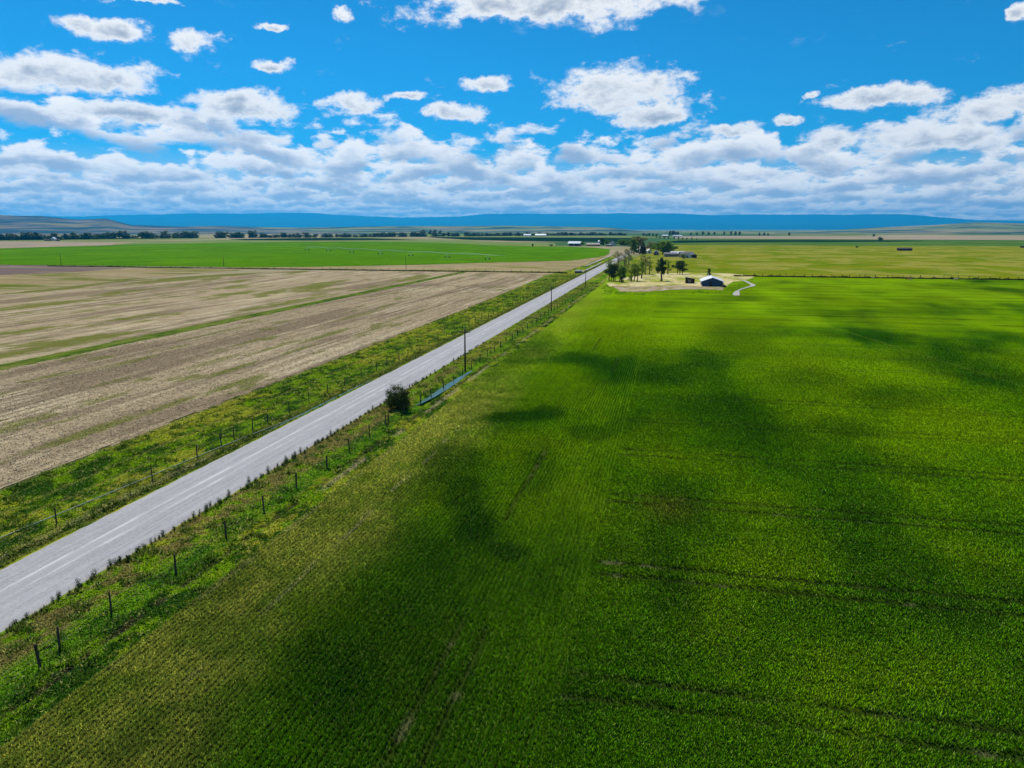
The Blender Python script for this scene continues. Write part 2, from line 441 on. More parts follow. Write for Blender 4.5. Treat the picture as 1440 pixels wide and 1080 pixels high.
edge = N.m('ADD', N.ss(N.m('SUBTRACT', RX0 + .45, X), 0, .4), N.ss(N.m('SUBTRACT', X, RX1 - .45), 0, .4))
c = N.mix(N.m('MULTIPLY', edge, .5), c, (0.40, 0.37, 0.31))
finish(N, c, .95, .1, bump(N, sp1, .5, .02))
def road_z(x, y): return 0.10 + 0.05 * (1 - ((x + 42.5) / 3.7) ** 2) + 0 * y
ry = axis([(-300, 20, 8), (20, 140, .25), (140, 720, 1.0), (720, 1061, 20)])
u = np.linspace(0, 1, 15)
Xr, Yr = np.meshgrid(u, ry)
e0 = RX0 + .32 * (fbm(Yr / 1.3, Yr * 0, 61, 4) - .5); e1 = RX1 + .38 * (fbm(Yr / 1.1, Yr * 0, 62, 4) - .5)
xr = e0 + (e1 - e0) * Xr
zr = road_z(xr, Yr); zr[:, 0] = -.05; zr[:, -1] = -.05; xr[:, 0] -= .25; xr[:, -1] += .25
Vr = np.stack([xr, Yr, zr], -1).reshape(-1, 3); nx = 15
i = np.arange((len(ry) - 1) * 14); a = (i // 14) * nx + i % 14
tag(np_mesh('road', Vr, np.stack([a, a + 1, a + nx + 1, a + nx], -1), M['road'], smooth=True), kind='structure')

# crop field on the right
LUSH = np.array((0.011, 0.060, 0.001)); CROP = np.array((0.060, 0.160, 0.0)); YELGREEN = np.array((0.135, 0.240, 0.0)); THIN = np.array((0.34, 0.34, 0.045))  # crop albedos: dark lush, plain, light yellow-green, thin
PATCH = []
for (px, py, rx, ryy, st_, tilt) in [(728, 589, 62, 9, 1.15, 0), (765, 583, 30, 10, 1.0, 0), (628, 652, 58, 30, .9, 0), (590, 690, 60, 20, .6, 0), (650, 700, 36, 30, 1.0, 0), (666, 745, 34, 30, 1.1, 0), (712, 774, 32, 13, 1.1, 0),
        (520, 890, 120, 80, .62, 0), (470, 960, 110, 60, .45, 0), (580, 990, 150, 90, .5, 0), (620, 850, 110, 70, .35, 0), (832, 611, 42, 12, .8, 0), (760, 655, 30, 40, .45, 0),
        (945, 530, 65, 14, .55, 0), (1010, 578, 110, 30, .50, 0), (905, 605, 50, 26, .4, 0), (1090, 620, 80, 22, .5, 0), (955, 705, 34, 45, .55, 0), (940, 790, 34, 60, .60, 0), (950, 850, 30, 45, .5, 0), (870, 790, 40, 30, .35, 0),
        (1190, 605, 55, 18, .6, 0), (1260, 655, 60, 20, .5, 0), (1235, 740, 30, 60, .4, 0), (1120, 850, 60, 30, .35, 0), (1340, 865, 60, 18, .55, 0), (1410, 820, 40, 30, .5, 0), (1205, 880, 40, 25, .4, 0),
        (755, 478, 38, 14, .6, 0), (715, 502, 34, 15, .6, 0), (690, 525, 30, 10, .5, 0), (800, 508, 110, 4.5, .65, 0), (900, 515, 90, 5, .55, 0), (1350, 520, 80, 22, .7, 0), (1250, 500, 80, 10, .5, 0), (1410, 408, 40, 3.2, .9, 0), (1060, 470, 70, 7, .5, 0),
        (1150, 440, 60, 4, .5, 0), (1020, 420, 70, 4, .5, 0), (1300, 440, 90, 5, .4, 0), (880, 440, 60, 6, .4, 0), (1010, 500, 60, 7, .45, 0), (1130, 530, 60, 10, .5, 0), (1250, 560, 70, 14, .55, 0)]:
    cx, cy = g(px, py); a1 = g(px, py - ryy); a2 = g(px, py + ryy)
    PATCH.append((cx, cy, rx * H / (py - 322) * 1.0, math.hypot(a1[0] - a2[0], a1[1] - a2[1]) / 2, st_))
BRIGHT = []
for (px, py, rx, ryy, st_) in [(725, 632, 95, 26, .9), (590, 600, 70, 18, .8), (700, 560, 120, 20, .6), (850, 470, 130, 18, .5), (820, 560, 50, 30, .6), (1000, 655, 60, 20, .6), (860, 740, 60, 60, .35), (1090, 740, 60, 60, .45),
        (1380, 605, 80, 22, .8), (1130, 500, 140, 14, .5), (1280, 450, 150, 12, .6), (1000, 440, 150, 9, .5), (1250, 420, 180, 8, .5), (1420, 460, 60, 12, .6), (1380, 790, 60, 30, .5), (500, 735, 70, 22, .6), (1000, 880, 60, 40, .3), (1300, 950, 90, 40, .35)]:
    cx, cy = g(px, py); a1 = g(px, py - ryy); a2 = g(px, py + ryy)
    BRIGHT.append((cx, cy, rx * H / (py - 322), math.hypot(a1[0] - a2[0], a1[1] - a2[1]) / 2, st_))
CY, SY = math.cos(YAW), math.sin(YAW)
def tram(x, y):
    """wheel tracks: pairs across the field every 13.9 m, some along the headland"""
    wob = .25 * (vn(x / 9, y * 0, 71) - .5)
    t = np.zeros_like(x)
    for k in range(24):
        yc = 33.6 + 13.9 * k - .004 * 0
        for d in (-.95, .95):
            t = np.maximum(t, np.exp(-((y - yc - d - wob) / .30) ** 2))
    on = sst(x, -5.2, -3.8) * (.35 + .65 * sst(fbm(x / 7, y / 4, 72, 3), .33, .52))
    t = t * on
    for xc, y0, y1 in ((-11.7, 20, 40), (-10.0, 20, 39), (-12.6, 53, 76), (-14.6, 140, 160), (-9, 120, 136)):
        xx = xc + .2 * (vn(y / 6, x * 0, 73) - .5)
        t = np.maximum(t, np.exp(-((x - xx) / .26) ** 2) * sst(y, y0, y0 + 2) * (1 - sst(y, y1 - 2, y1)) * .9)
    return t
def crop_col(x, y, ground=True):
    dist = np.hypot(x, y)
    wa = .35 + .009 * dist
    wx = x + wa * (fbm(x / (3 + .04 * dist), y / (3 + .04 * dist), 81, 3) - .5) * 2; wy = y + 1.8 * wa * (fbm(x / (3 + .04 * dist) + 9, y / (3 + .04 * dist), 82, 3) - .5) * 2
    n1 = fbm(x / (6 + .03 * dist), y / (7 + .05 * dist), 83, 5); n2 = fbm(x / 26, y / 34, 84, 4); n3 = fbm(x / 2.2, y / 2.2, 85, 3)
    l = n1 * .6 + n2 * .4
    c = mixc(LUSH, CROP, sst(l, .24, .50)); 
    c = mixc(c, YELGREEN, sst(l + .0011 * np.minimum(dist, 230), .50, .82))
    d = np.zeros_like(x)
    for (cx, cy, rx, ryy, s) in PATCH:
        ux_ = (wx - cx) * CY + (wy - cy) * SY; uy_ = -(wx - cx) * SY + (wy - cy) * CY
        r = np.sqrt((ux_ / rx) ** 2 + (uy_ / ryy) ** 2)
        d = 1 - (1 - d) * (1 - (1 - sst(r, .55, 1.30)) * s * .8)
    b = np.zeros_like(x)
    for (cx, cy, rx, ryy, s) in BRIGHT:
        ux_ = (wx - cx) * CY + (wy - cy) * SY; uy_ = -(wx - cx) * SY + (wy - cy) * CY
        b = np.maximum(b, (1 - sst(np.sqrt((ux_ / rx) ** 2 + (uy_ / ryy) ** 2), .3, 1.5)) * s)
    c = mixc(c, YELGREEN * (.95, .93, 1), b * (.6 + .4 * sst(n3, .3, .6)))
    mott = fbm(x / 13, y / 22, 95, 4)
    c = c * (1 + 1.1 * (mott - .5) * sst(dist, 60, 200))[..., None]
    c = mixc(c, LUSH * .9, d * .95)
    # thin yellowish strip along the verge side
    th = 1 - sst(x + 2.2 * (n1 - .5) * 2 - .05 * (60 - y) * (y < 60), -26.5, -18.5)
    c = mixc(c, THIN, th * (1 - d) * .85 * (.55 + .45 * sst(n3, .3, .6)) * (1 - .75 * sst(y, 75, 130)))
    st = np.exp(-((x + 24.3 + .3 * (vn(y / 5, x * 0, 86) - .5)) / .16) ** 2) + np.exp(-((x + 29.3) / .25) ** 2) * .5
    c = mixc(c, TAN, st * .55 * sst(vn(y / 2.5, x * 0, 87), .35, .6) * (1 - sst(y, 60, 110)))
    # rows: along the road on the headland, across it inside
    edge_ = x + 1.2 * (vn(y / 5, x * 0, 93) - .5)
    rows = np.where(edge_ < -4.6, vn(x / .28, y / 6, 88), vn(x / 6, y / .28, 89))
    c = c * (0.87 + .26 * rows)[..., None]
    hl = np.exp(-((x + 4.9) / .5) ** 2) * .35
    c = mixc(c, YELGREEN, hl * .3)
    # faint diagonal pivot wheel track
    q = np.abs((x - 42.3) * (122.1 - 177.9) - (y - 177.9) * (54.3 - 42.3)) / 57.1
    c = mixc(c, (0.17, 0.24, 0.02), np.exp(-(q / .5) ** 2) * .22)
    t = tram(x, y)
    c = mixc(c, (0.010, 0.022, 0.003), t * .9)
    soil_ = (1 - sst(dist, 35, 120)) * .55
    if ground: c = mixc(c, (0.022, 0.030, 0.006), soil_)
    tn = t * sst(vn(x / .9, y / .9, 90), .70, .9) * (1 - sst(dist, 50, 90))
    c = mixc(c, TAN, tn * .22)
    br = np.exp(-(((x - .5) / 2.5) ** 2 + ((y - 60) / 3) ** 2)) * .5
    return mixc(c, (0.12, 0.11, 0.01), br)
def crop_z(x, y):
    return .13 + .05 * (fbm(x / .8, y / .8, 92, 2) - .5) - .10 * tram(x, y) * (np.hypot(x, y) < 150) 
cxs = axis([(-29.6, 45, .30), (45, 140, .8), (140, 420, 2.0)]); cys = axis([(-120, 14, 4), (14, 100, .25), (100, 200, .6), (200, 386.5, 1.2)])
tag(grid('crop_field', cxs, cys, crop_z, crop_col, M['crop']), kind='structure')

# ploughed fields on the left
SOIL = np.array((0.375, 0.292, 0.175)); SOILD = np.array((0.20, 0.150, 0.092)); SOILP = np.array((0.56, 0.465, 0.29)); WEEDY = np.array((0.13, 0.145, 0.02))
WP = [(-68, 70, 1.5, 10, .9), (-67.5, 84, 1.1, 7, .8), (-66.6, 98, 1.3, 9, 1), (-85, 60, 1.5, 6, .8), (-77, 150, 1.6, 14, .9), (-73, 190, 1.2, 20, .6), (-73, 130, 1, 8, .8), (-97, 110, 2, 9, .4), (-82, 115, 1.5, 10, .6), (-70, 160, .8, 12, .7), (-92, 70, 1.4, 5, .8), (-74, 108, 1.2, 9, .9), (-86, 190, 1.6, 22, .7), (-104, 150, 1.6, 12, .6), (-79, 84, 1, 5, .7)]
def soil_col(x, y):
    rows = fbm(x / .7, y / 40, 101, 3); big = fbm(x / 6, y / 60, 102, 4); pat = fbm(x / 14, y / 25, 103, 4); fine = fbm(x / .45, y / .8, 104, 3)
    c = mixc(SOIL, SOILD, sst(big, .48, .66) * .75)
    c = mixc(c, SOILP, sst(rows * .55 + pat * .45, .50, .68) * .65)
    c = mixc(c, SOILD * .6, sst(fine, .60, .75) * .55)
    c = mixc(c, SOILD * .7, sst(fbm(x / .9, y / 70, 105, 2), .66, .80) * .5)
    d = np.zeros_like(x)
    for (cx, cy, rx, ryy, s) in WP:
        r = np.sqrt(((x - cx + 1.2 * (pat - .5)) / rx) ** 2 + ((y - cy) / ryy) ** 2) + (fine - .5) * 1.1
        d = np.maximum(d, (1 - sst(r, .6, 1.1)) * s)
    wf = sst(fbm(x / 9, y / 34, 106, 4) + .25 * (fine - .5), .54, .63) * sst(-x, 118, 124)
    wf = np.maximum(wf, sst(fbm(x / 4, y / 14, 107, 4) + .2 * (fine - .5), .66, .74) * .8)
    c = mixc(c, WEEDY, np.maximum(d, wf) * .85)
    return c
def soil_z(x, y):
    return .05 + .07 * (vn(x / .45, y / 7, 108) - .5) * (np.hypot(x, y) < 200) + .05 * (fbm(x / .35, y / .5, 109, 2) - .5)
fy = axis([(-80, 30, 4), (30, 150, .45), (150, 396, 1.5)])
tag(grid('bare_field', axis([(-113.2, -60.4, .40)]), fy, soil_z, soil_col, M['soil'],
         keep=lambda x, y: (x < -60.9 + .5 * (fbm(y / 2.5, y * 0, 111, 3) - .5) * 2 - np.maximum(0, y - 200) * .018) & (x > -112.6 + .8 * (fbm(y / 3, y * 0, 112, 3) - .5))), kind='structure')
def soil2_keep(x, y):
    lim = np.interp(-x, [118, 210, 235, 260, 300, 420], [393, 386, 352, 268, 235, 190]) + 10 * (fbm(x / 20, y / 20, 113, 3) - .5)
    return (y < lim) & (x < -117.4 + .9 * (fbm(y / 3, y * 0, 114, 3) - .5))
fy2 = axis([(-80, 60, 6), (60, 394, 1.5)])
tag(grid('bare_field', axis([(-420, -116.8, 1.2)]), fy2, soil_z, soil_col, M['soil'], keep=soil2_keep), kind='structure')
# grass strip between the two bare fields
def strip_col(x, y):
    n = fbm(x / 1.2, y / 3, 121, 4)
    return mixc(mixc((0.05, 0.10, 0.01), (0.12, 0.17, 0.02), sst(n, .4, .6)), (0.20, 0.19, 0.05), sst(fbm(x / .6, y / 8, 122, 3), .55, .7) * .6)
tag(grid('grass_strip', axis([(-118.6, -111.8, .5)]), axis([(30, 396, 1.2)]), lambda x, y: .03 + .28 * fbm(x / .9, y / 1.4, 123, 3) * np.exp(-((x + 115) / 2.1) ** 4), strip_col, M['ground']), kind='structure')

def px_sheet(name, pts, z, m, rough_edge=0.0, seed=1, sub=7):
    """field sheet surveyed from its corners, edges broken up a little"""
    W_ = []
    rr = random.Random(seed)
    n = len(pts)
    for i in range(n):
        a = pts[i]; b = pts[(i + 1) % n]
        for k in range(sub):
            t = k / sub
            x, y = g(a[0] + (b[0] - a[0]) * t, a[1] + (b[1] - a[1]) * t)
            if k: x += rr.uniform(-1, 1) * rough_edge; y += rr.uniform(-1, 1) * rough_edge * 2.5
            W_.append((x, y, z))
    return tag(mesh(name, W_, [list(range(len(W_)))], m), kind='structure')

M['f_green'] = field('irrigated_crop', [(0.076, 0.200, 0.0), (0.092, 0.225, 0.0), (0.066, 0.178, 0.0)], .012, (1, .6, 1), .15)
M['f_dry'] = field('dry_grass', [(0.30, 0.235, 0.12), (0.21, 0.20, 0.05), (0.36, 0.28, 0.15)], .03, (.5, 1, 1), .3)
M['f_pasture'] = field('pasture_grass', [(0.165, 0.205, 0.004), (0.205, 0.205, 0.010), (0.120, 0.185, 0.002), (0.26, 0.25, 0.04)], .018, (.6, .45, 1), .25)
M['f_tan'] = field('tan_stubble', [(0.36, 0.28, 0.20), (0.30, 0.25, 0.17)], .004, (1, 1, 1), .05)
M['f_dark'] = field('dark_green_ground', [(0.005, 0.026, 0.014), (0.009, 0.034, 0.014)], .004, (1, 1, 1), .05)  # very dark green bands across the far plain
M['f_meadow'] = field('green_meadow', [(0.075, 0.16, 0.025), (0.12, 0.18, 0.03), (0.05, 0.12, 0.02)], .006, (.5, 1, 1), .05)
M['f_pale'] = field('pale_green_crop', [(0.16, 0.23, 0.06), (0.22, 0.23, 0.09)], .004, (1, 1, 1), .05)
M['f_brown'] = field('brown_fallow', [(0.17, 0.125, 0.105), (0.24, 0.185, 0.14)], .03, (.4, 1, 1), .3)
M['f_weed'] = field('weedy_fallow', [(0.30, 0.23, 0.11), (0.12, 0.15, 0.02), (0.33, 0.26, 0.14)], .025, (.4, 1, 1), .3)
M['f_verge'] = field('yard_grass', [(0.080, 0.155, 0.002), (0.12, 0.18, 0.006), (0.05, 0.12, 0.002)], .05, (1, .5, 1), .5)
M['f_yard'] = field('yard_ground', [(0.56, 0.47, 0.21), (0.62, 0.53, 0.28), (0.26, 0.29, 0.03)], .05, (.8, .35, 1), .6)
M['f_dirt'] = field('yard_dirt', [(0.36, 0.27, 0.18), (0.42, 0.34, 0.22), (0.25, 0.22, 0.08)], .12, (.8, .35, 1), .8)

px_sheet('fallow_field', [(-60, 372), (60, 373), (180, 377.5), (100, 383), (0, 387), (-60, 390)], .06, M['f_brown'], 1.5, 1)
px_sheet('weedy_field', [(-60, 390), (0, 387), (100, 383), (180, 377.5), (290, 376.2), (345, 378.2), (330, 381), (250, 386.5), (200, 392), (100, 403), (0, 414), (-60, 420)], .07, M['f_weed'], 1.2, 2)
px_sheet('dry_field', [(290, 376), (400, 375.5), (500, 374.2), (600, 372.5), (700, 369.0), (800, 366.8), (830, 363.5), (858, 358.5), (867, 358), (800, 380), (773, 386), (700, 384.3), (600, 381.6), (500, 379), (400, 377.5), (345, 378)], .06, M['f_dry'], .6, 3)
px_sheet('green_field', [(-80, 372), (0, 372.3), (330, 375.8), (420, 375.5), (500, 374), (600, 372), (700, 368.8), (800, 366.8), (830, 363), (850, 360), (857, 356), (858, 350.5), (835, 348.3), (800, 347.2), (700, 345.3), (640, 342.5), (560, 340.4), (480, 339.8), (320, 341.3), (160, 344.7), (0, 349.5), (-80, 351)], .10, M['f_green'], .5, 4)
px_sheet('dry_field', [(-80, 351), (0, 349.3), (160, 344.6), (160, 341.5), (-80, 338.5)], .12, M['f_tan'], 2, 5)
px_sheet('pale_field', [(160, 344.5), (320, 341.2), (480, 339.7), (560, 340.3), (640, 342.4), (700, 345.2), (780, 346.8), (780, 342), (700, 340), (640, 337), (500, 334.5), (300, 337.5), (190, 341)], .12, M['f_pale'], 2, 6)
px_sheet('dark_band', [(320, 336.4), (440, 334.8), (520, 335.2), (590, 337.4), (440, 338.3), (345, 337.8)], .35, M['f_dark'], 2, 7)
px_sheet('dark_band', [(600, 333.6), (720, 334.1), (860, 334.8), (905, 335.2), (905, 341), (800, 339.6), (720, 338.9), (660, 337.4)], .35, M['f_dark'], 2, 8)
px_sheet('pale_field', [(460, 331.9), (720, 331.8), (905, 331.8), (905, 334.6), (720, 333.9), (560, 333.2)], .5, M['f_pale'], 2, 9)
# pasture to the right, beyond the far fence
px_sheet('pasture', [(848, 397), (880, 371), (901, 358.3), (918, 347), (928, 344.6), (1000, 344.8), (1200, 345.5), (1500, 346.5), (1500, 397), (1440, 394.2), (1350, 393.2), (1250, 391.6), (1150, 390.2), (1060, 389), (1000, 388), (900, 388), (850, 398)], .06, M['f_pasture'], .5, 10)
px_sheet('meadow', [(925, 344.8), (1000, 344.8), (1200, 345.5), (1500, 346.6), (1500, 337.2), (1200, 336.8), (960, 336.2), (930, 338)], .09, M['f_meadow'], 2, 11)
px_sheet('dark_band', [(955, 338.2), (1050, 338.0), (1230, 338.0), (1300, 339.0), (1250, 340.0), (1100, 340.4), (950, 341.6), (940, 340)], .35, M['f_dark'], 3, 12)
px_sheet('tan_field', [(950, 335.6), (1100, 336.2), (1300, 337.4), (1500, 338.4), (1500, 334.2), (1250, 332.8), (1050, 332.0), (950, 332.4)], .5, M['f_tan'], 3, 13)
# farmyard
px_sheet('yard', [(853, 399), (857, 403), (880, 405.2), (960, 404), (1000, 404), (1018, 404.5), (1030, 397), (1052, 393.6), (1062, 389.2), (1030, 385.3), (970, 383.6), (900, 386.4), (872, 392)], .16, M['f_yard'], .5, 14)
px_sheet('dirt_strip', [(860, 402.5), (872, 410.5), (905, 411), (950, 408), (985, 407), (1016, 408.4), (1018, 404.2), (985, 403.4), (950, 401.6), (900, 403.5)], .20, M['f_dirt'], .4, 15)
px_sheet('verge_patch', [(846, 405), (856, 399), (863, 404), (868, 411), (905, 412.5), (950, 410), (985, 408.5), (1016, 409.6), (1032, 401), (1060, 392), (1060, 397), (1038, 408), (1016, 413), (985, 413.5), (950, 414), (905, 416), (846, 414)], .13, M['f_verge'], .3, 16)

# water in the ditches
def strip(name, pts, z, m, **kw):
    V, F = [], []
    for i, (x, y, w) in enumerate(pts):
        V += [(x - w, y, z), (x + w, y, z)]
        if i: F.append((2 * i - 2, 2 * i - 1, 2 * i + 1, 2 * i))
    return tag(mesh(name, V, F, m), **kw)
strip('ditch_water', [(-34.3, 91.5, .1), (-34.1, 93, .35), (-33.8, 97, .6), (-33.6, 103, .7), (-33.45, 109, .6), (-33.3, 114, .35), (-33.2, 118, .12)], -.24, M['water'], kind='structure')
strip('ditch_water', [(-47.35, 74, .05), (-47.3, 80, .16), (-47.25, 90, .28), (-47.2, 100, .26), (-47.2, 108, .10)], -.22, M['water'], kind='structure')

# hills and mountains
def ridge_mesh(name, pts, d0, d1, rows, m, jag, seed, floor=0.0):
    """land rising from distance d0 to d1, crest heights surveyed at bearings"""
    az = [g_az(px) for px, _ in pts]; hh = [(322.5 - py) / 1000 * d1 * 1.03 + H for _, py in pts]
    A = np.linspace(az[0], az[-1], 420); Hc = np.interp(A, az, hh)
    T = np.linspace(0, 1, rows)
    A2, T2 = np.meshgrid(A, T)
    Dd = d0 + (d1 - d0) * T2
    X_, Y_ = Dd * np.sin(A2), Dd * np.cos(A2)
    n = fbm(X_ / jag, Y_ / jag, seed, 5, .5); nr = 1 - np.abs(2 * n - 1)
    Z = np.interp(A2, A, Hc) * (T2 ** .8) * (.62 + .38 * sst(T2, .5, 1)) + (nr - .7) * np.interp(A2, A, Hc) * .45 * T2 * (1 - T2 ** 4 * .62)
    Z = np.maximum(Z, 0) - 2 * (T2 < .01)
    V = np.stack([X_, Y_, Z], -1)
    # back slope so the ridge is a solid rise, not a card
    back = V[-1].copy(); back[:, 0] *= 1.12; back[:, 1] *= 1.12; back[:, 2] = -2
    V = np.concatenate([V.reshape(-1, 3), back]); nA = len(A)
    i = np.arange(rows * (nA - 1)); a = (i // (nA - 1)) * nA + i % (nA - 1)
    return tag(np_mesh(name, V, np.stack([a, a + 1, a + nA + 1, a + nA], -1), m, smooth=True), kind='structure')
def g_az(px):
    x = (px - 720) / 1000; z = .218
    fyy = math.cos(PITCH) + z * math.sin(PITCH)
    return math.atan2(x * math.cos(YAW) - fyy * math.sin(YAW), x * math.sin(YAW) + fyy * math.cos(YAW))
M['hill_a'] = field('hazed_dry_hills', [(0.20, 0.19, 0.12), (0.03, 0.08, 0.11), (0.20, 0.17, 0.16), (0.03, 0.08, 0.12)], .0011, (1, .7, 1), .004)  # tan hills with blue patches that carry distance haze in their colour
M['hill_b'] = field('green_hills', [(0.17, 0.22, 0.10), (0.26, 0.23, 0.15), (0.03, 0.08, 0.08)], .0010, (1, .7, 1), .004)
M['mount'] = field('hazed_mountain_forest', [(0.008, 0.065, 0.13), (0.014, 0.08, 0.14)], .0002, (1, 1, 1), .002)  # forest colour shifted to blue, putting distance haze into the albedo
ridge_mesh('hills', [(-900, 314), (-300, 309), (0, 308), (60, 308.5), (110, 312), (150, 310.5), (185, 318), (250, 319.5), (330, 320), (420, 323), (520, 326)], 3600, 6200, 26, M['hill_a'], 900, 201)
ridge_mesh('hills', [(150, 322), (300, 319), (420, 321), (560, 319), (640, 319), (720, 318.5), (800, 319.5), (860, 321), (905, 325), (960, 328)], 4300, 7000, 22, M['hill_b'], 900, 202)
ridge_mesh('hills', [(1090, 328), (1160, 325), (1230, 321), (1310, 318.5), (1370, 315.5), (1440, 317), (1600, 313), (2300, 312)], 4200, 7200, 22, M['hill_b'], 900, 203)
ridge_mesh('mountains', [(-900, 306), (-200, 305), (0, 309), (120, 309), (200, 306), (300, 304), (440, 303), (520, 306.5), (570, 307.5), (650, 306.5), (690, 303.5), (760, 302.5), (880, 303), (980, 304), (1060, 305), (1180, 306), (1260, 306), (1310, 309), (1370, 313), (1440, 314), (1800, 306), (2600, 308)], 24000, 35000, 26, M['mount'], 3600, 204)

# ------------------------------------------------------------------ vegetation stuff: crop plants, verge grass, stubble
def tufts(name, x, y, z, h, w, col, m, nb=3, lean=.35, flop=.0):
    n = len(x)
    V = np.zeros((n, nb, 3, 3)); Cc = np.zeros((n, nb, 3, 3))
    a0 = RNG.random(n) * 6.283
    for b in range(nb):
        a = a0 + b * 6.283 / nb + RNG.random(n) * .8
        l = lean * (0.5 + RNG.random(n)) * h
        hh = h * (.75 + .5 * RNG.random(n))
        cx_, cy_ = np.cos(a), np.sin(a)
        V[:, b, 0, 0] = x - cy_ * w; V[:, b, 0, 1] = y + cx_ * w; V[:, b, 0, 2] = z - .02
        V[:, b, 1, 0] = x + cy_ * w; V[:, b, 1, 1] = y - cx_ * w; V[:, b, 1, 2] = z - .02
        V[:, b, 2, 0] = x + cx_ * l; V[:, b, 2, 1] = y + cy_ * l; V[:, b, 2, 2] = z + hh
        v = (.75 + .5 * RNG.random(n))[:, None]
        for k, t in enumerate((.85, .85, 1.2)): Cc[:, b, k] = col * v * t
    V = V.reshape(-1, 3); Cc = Cc.reshape(-1, 3)
    return np_mesh(name, V, np.arange(len(V)).reshape(-1, 3), m, Cc)
def scatter(n, y0, y1, x0f, x1f, power=1.6):
    """density falls with distance"""
    uu = RNG.random(n * 3)
    y = (y0 ** (1 - power) + uu * (y1 ** (1 - power) - y0 ** (1 - power))) ** (1 / (1 - power))
    x = RNG.random(n * 3) * 2 - 1
    xa, xb = x0f(y), x1f(y)
    wmax = (xb - xa).max()
    k = RNG.random(n * 3) < (xb - xa) / wmax
    x = xa + (xb - xa) * (x * .5 + .5)
    return x[k][:n], y[k][:n]
x, y = scatter(740000, 14, 210, lambda y: y * 0 - 29.6, lambda y: .50 * y + 17, 1.45)
rs = .36
hx = x < -4.6
x = np.where(hx, np.round(x / rs) * rs + RNG.normal(0, .06, len(x)), x)
y = np.where(~hx, np.round(y / rs) * rs + RNG.normal(0, .12, len(x)), y)
tr = tram(x, y); kp = (RNG.random(len(x)) > tr * .93) & (RNG.random(len(x)) > sst(y, 90, 205))
x, y = x[kp], y[kp]; tr = tr[kp]
cc = crop_col(x, y, False)
h = (.12 + .10 * fbm(x / 2, y / 2, 131, 2)) * (1 - .5 * sst(y, 60, 200))
tip = RNG.random(len(x)) < .12 * (1 - sst(y, 30, 90))
cc = np.where(tip[:, None], mixc(cc, (0.20, 0.24, 0.05), .4), cc)
cc = cc * (.5 + 1.0 * RNG.random(len(x)) ** 1.5)[:, None]
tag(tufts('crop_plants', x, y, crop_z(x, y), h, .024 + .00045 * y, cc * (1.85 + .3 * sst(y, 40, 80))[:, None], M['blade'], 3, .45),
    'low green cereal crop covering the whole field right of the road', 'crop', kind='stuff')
# verges
x, y = scatter(80000, 17, 330, lambda y: y * 0 - 38.5, lambda y: y * 0 - 29.2, 1.25)
x2, y2 = scatter(90000, 34, 390, lambda y: y * 0 - 61, lambda y: y * 0 - 46.5, 1.25)
x = np.concatenate([x, x2]); y = np.concatenate([y, y2])
wetl = (np.abs(x + 33.4) < .75) & (y > 90) & (y < 127) | (np.abs(x + 47.25) < .3) & (y > 76) & (y < 106)
x, y = x[~wetl], y[~wetl]
cl = fbm(x / 1.1, y / 1.1, 141, 3)
cc = verge_col(x, y); cc = mixc(cc, (0.035, 0.075, 0.005), sst(cl, .58, .68) * .8)
sd_ = RNG.random(len(x)) < .08
cc = np.where(sd_[:, None], mixc(cc, (0.34, 0.32, 0.10), .7), cc)
h = .08 + .24 * sst(cl, .50, .75) * RNG.random(len(x)) + .0002 * y
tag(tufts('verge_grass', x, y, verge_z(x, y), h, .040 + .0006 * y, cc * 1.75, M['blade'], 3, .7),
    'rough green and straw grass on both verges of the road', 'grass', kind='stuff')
x, y = scatter(110000, 36, 300, lambda y: y * 0 - 113, lambda y: y * 0 - 61, 1.2)
x = np.round(x / .38) * .38 + RNG.normal(0, .06, len(x))
x = np.minimum(x, -61.2)
cc = mixc(soil_col(x, y), (0.46, 0.38, 0.24), RNG.random(len(x)) * .7)
cc = cc * np.where(RNG.random(len(x)) < .3, .35, .75 + .7 * RNG.random(len(x)))[:, None]
tag(tufts('stubble', x, y, soil_z(x, y), .03 + .04 * RNG.random(len(x)), .05 + .0004 * y, cc, M['straw'], 2, 1.2),
    'short pale stubble and clods over the bare field left of the road', 'stubble', kind='stuff')

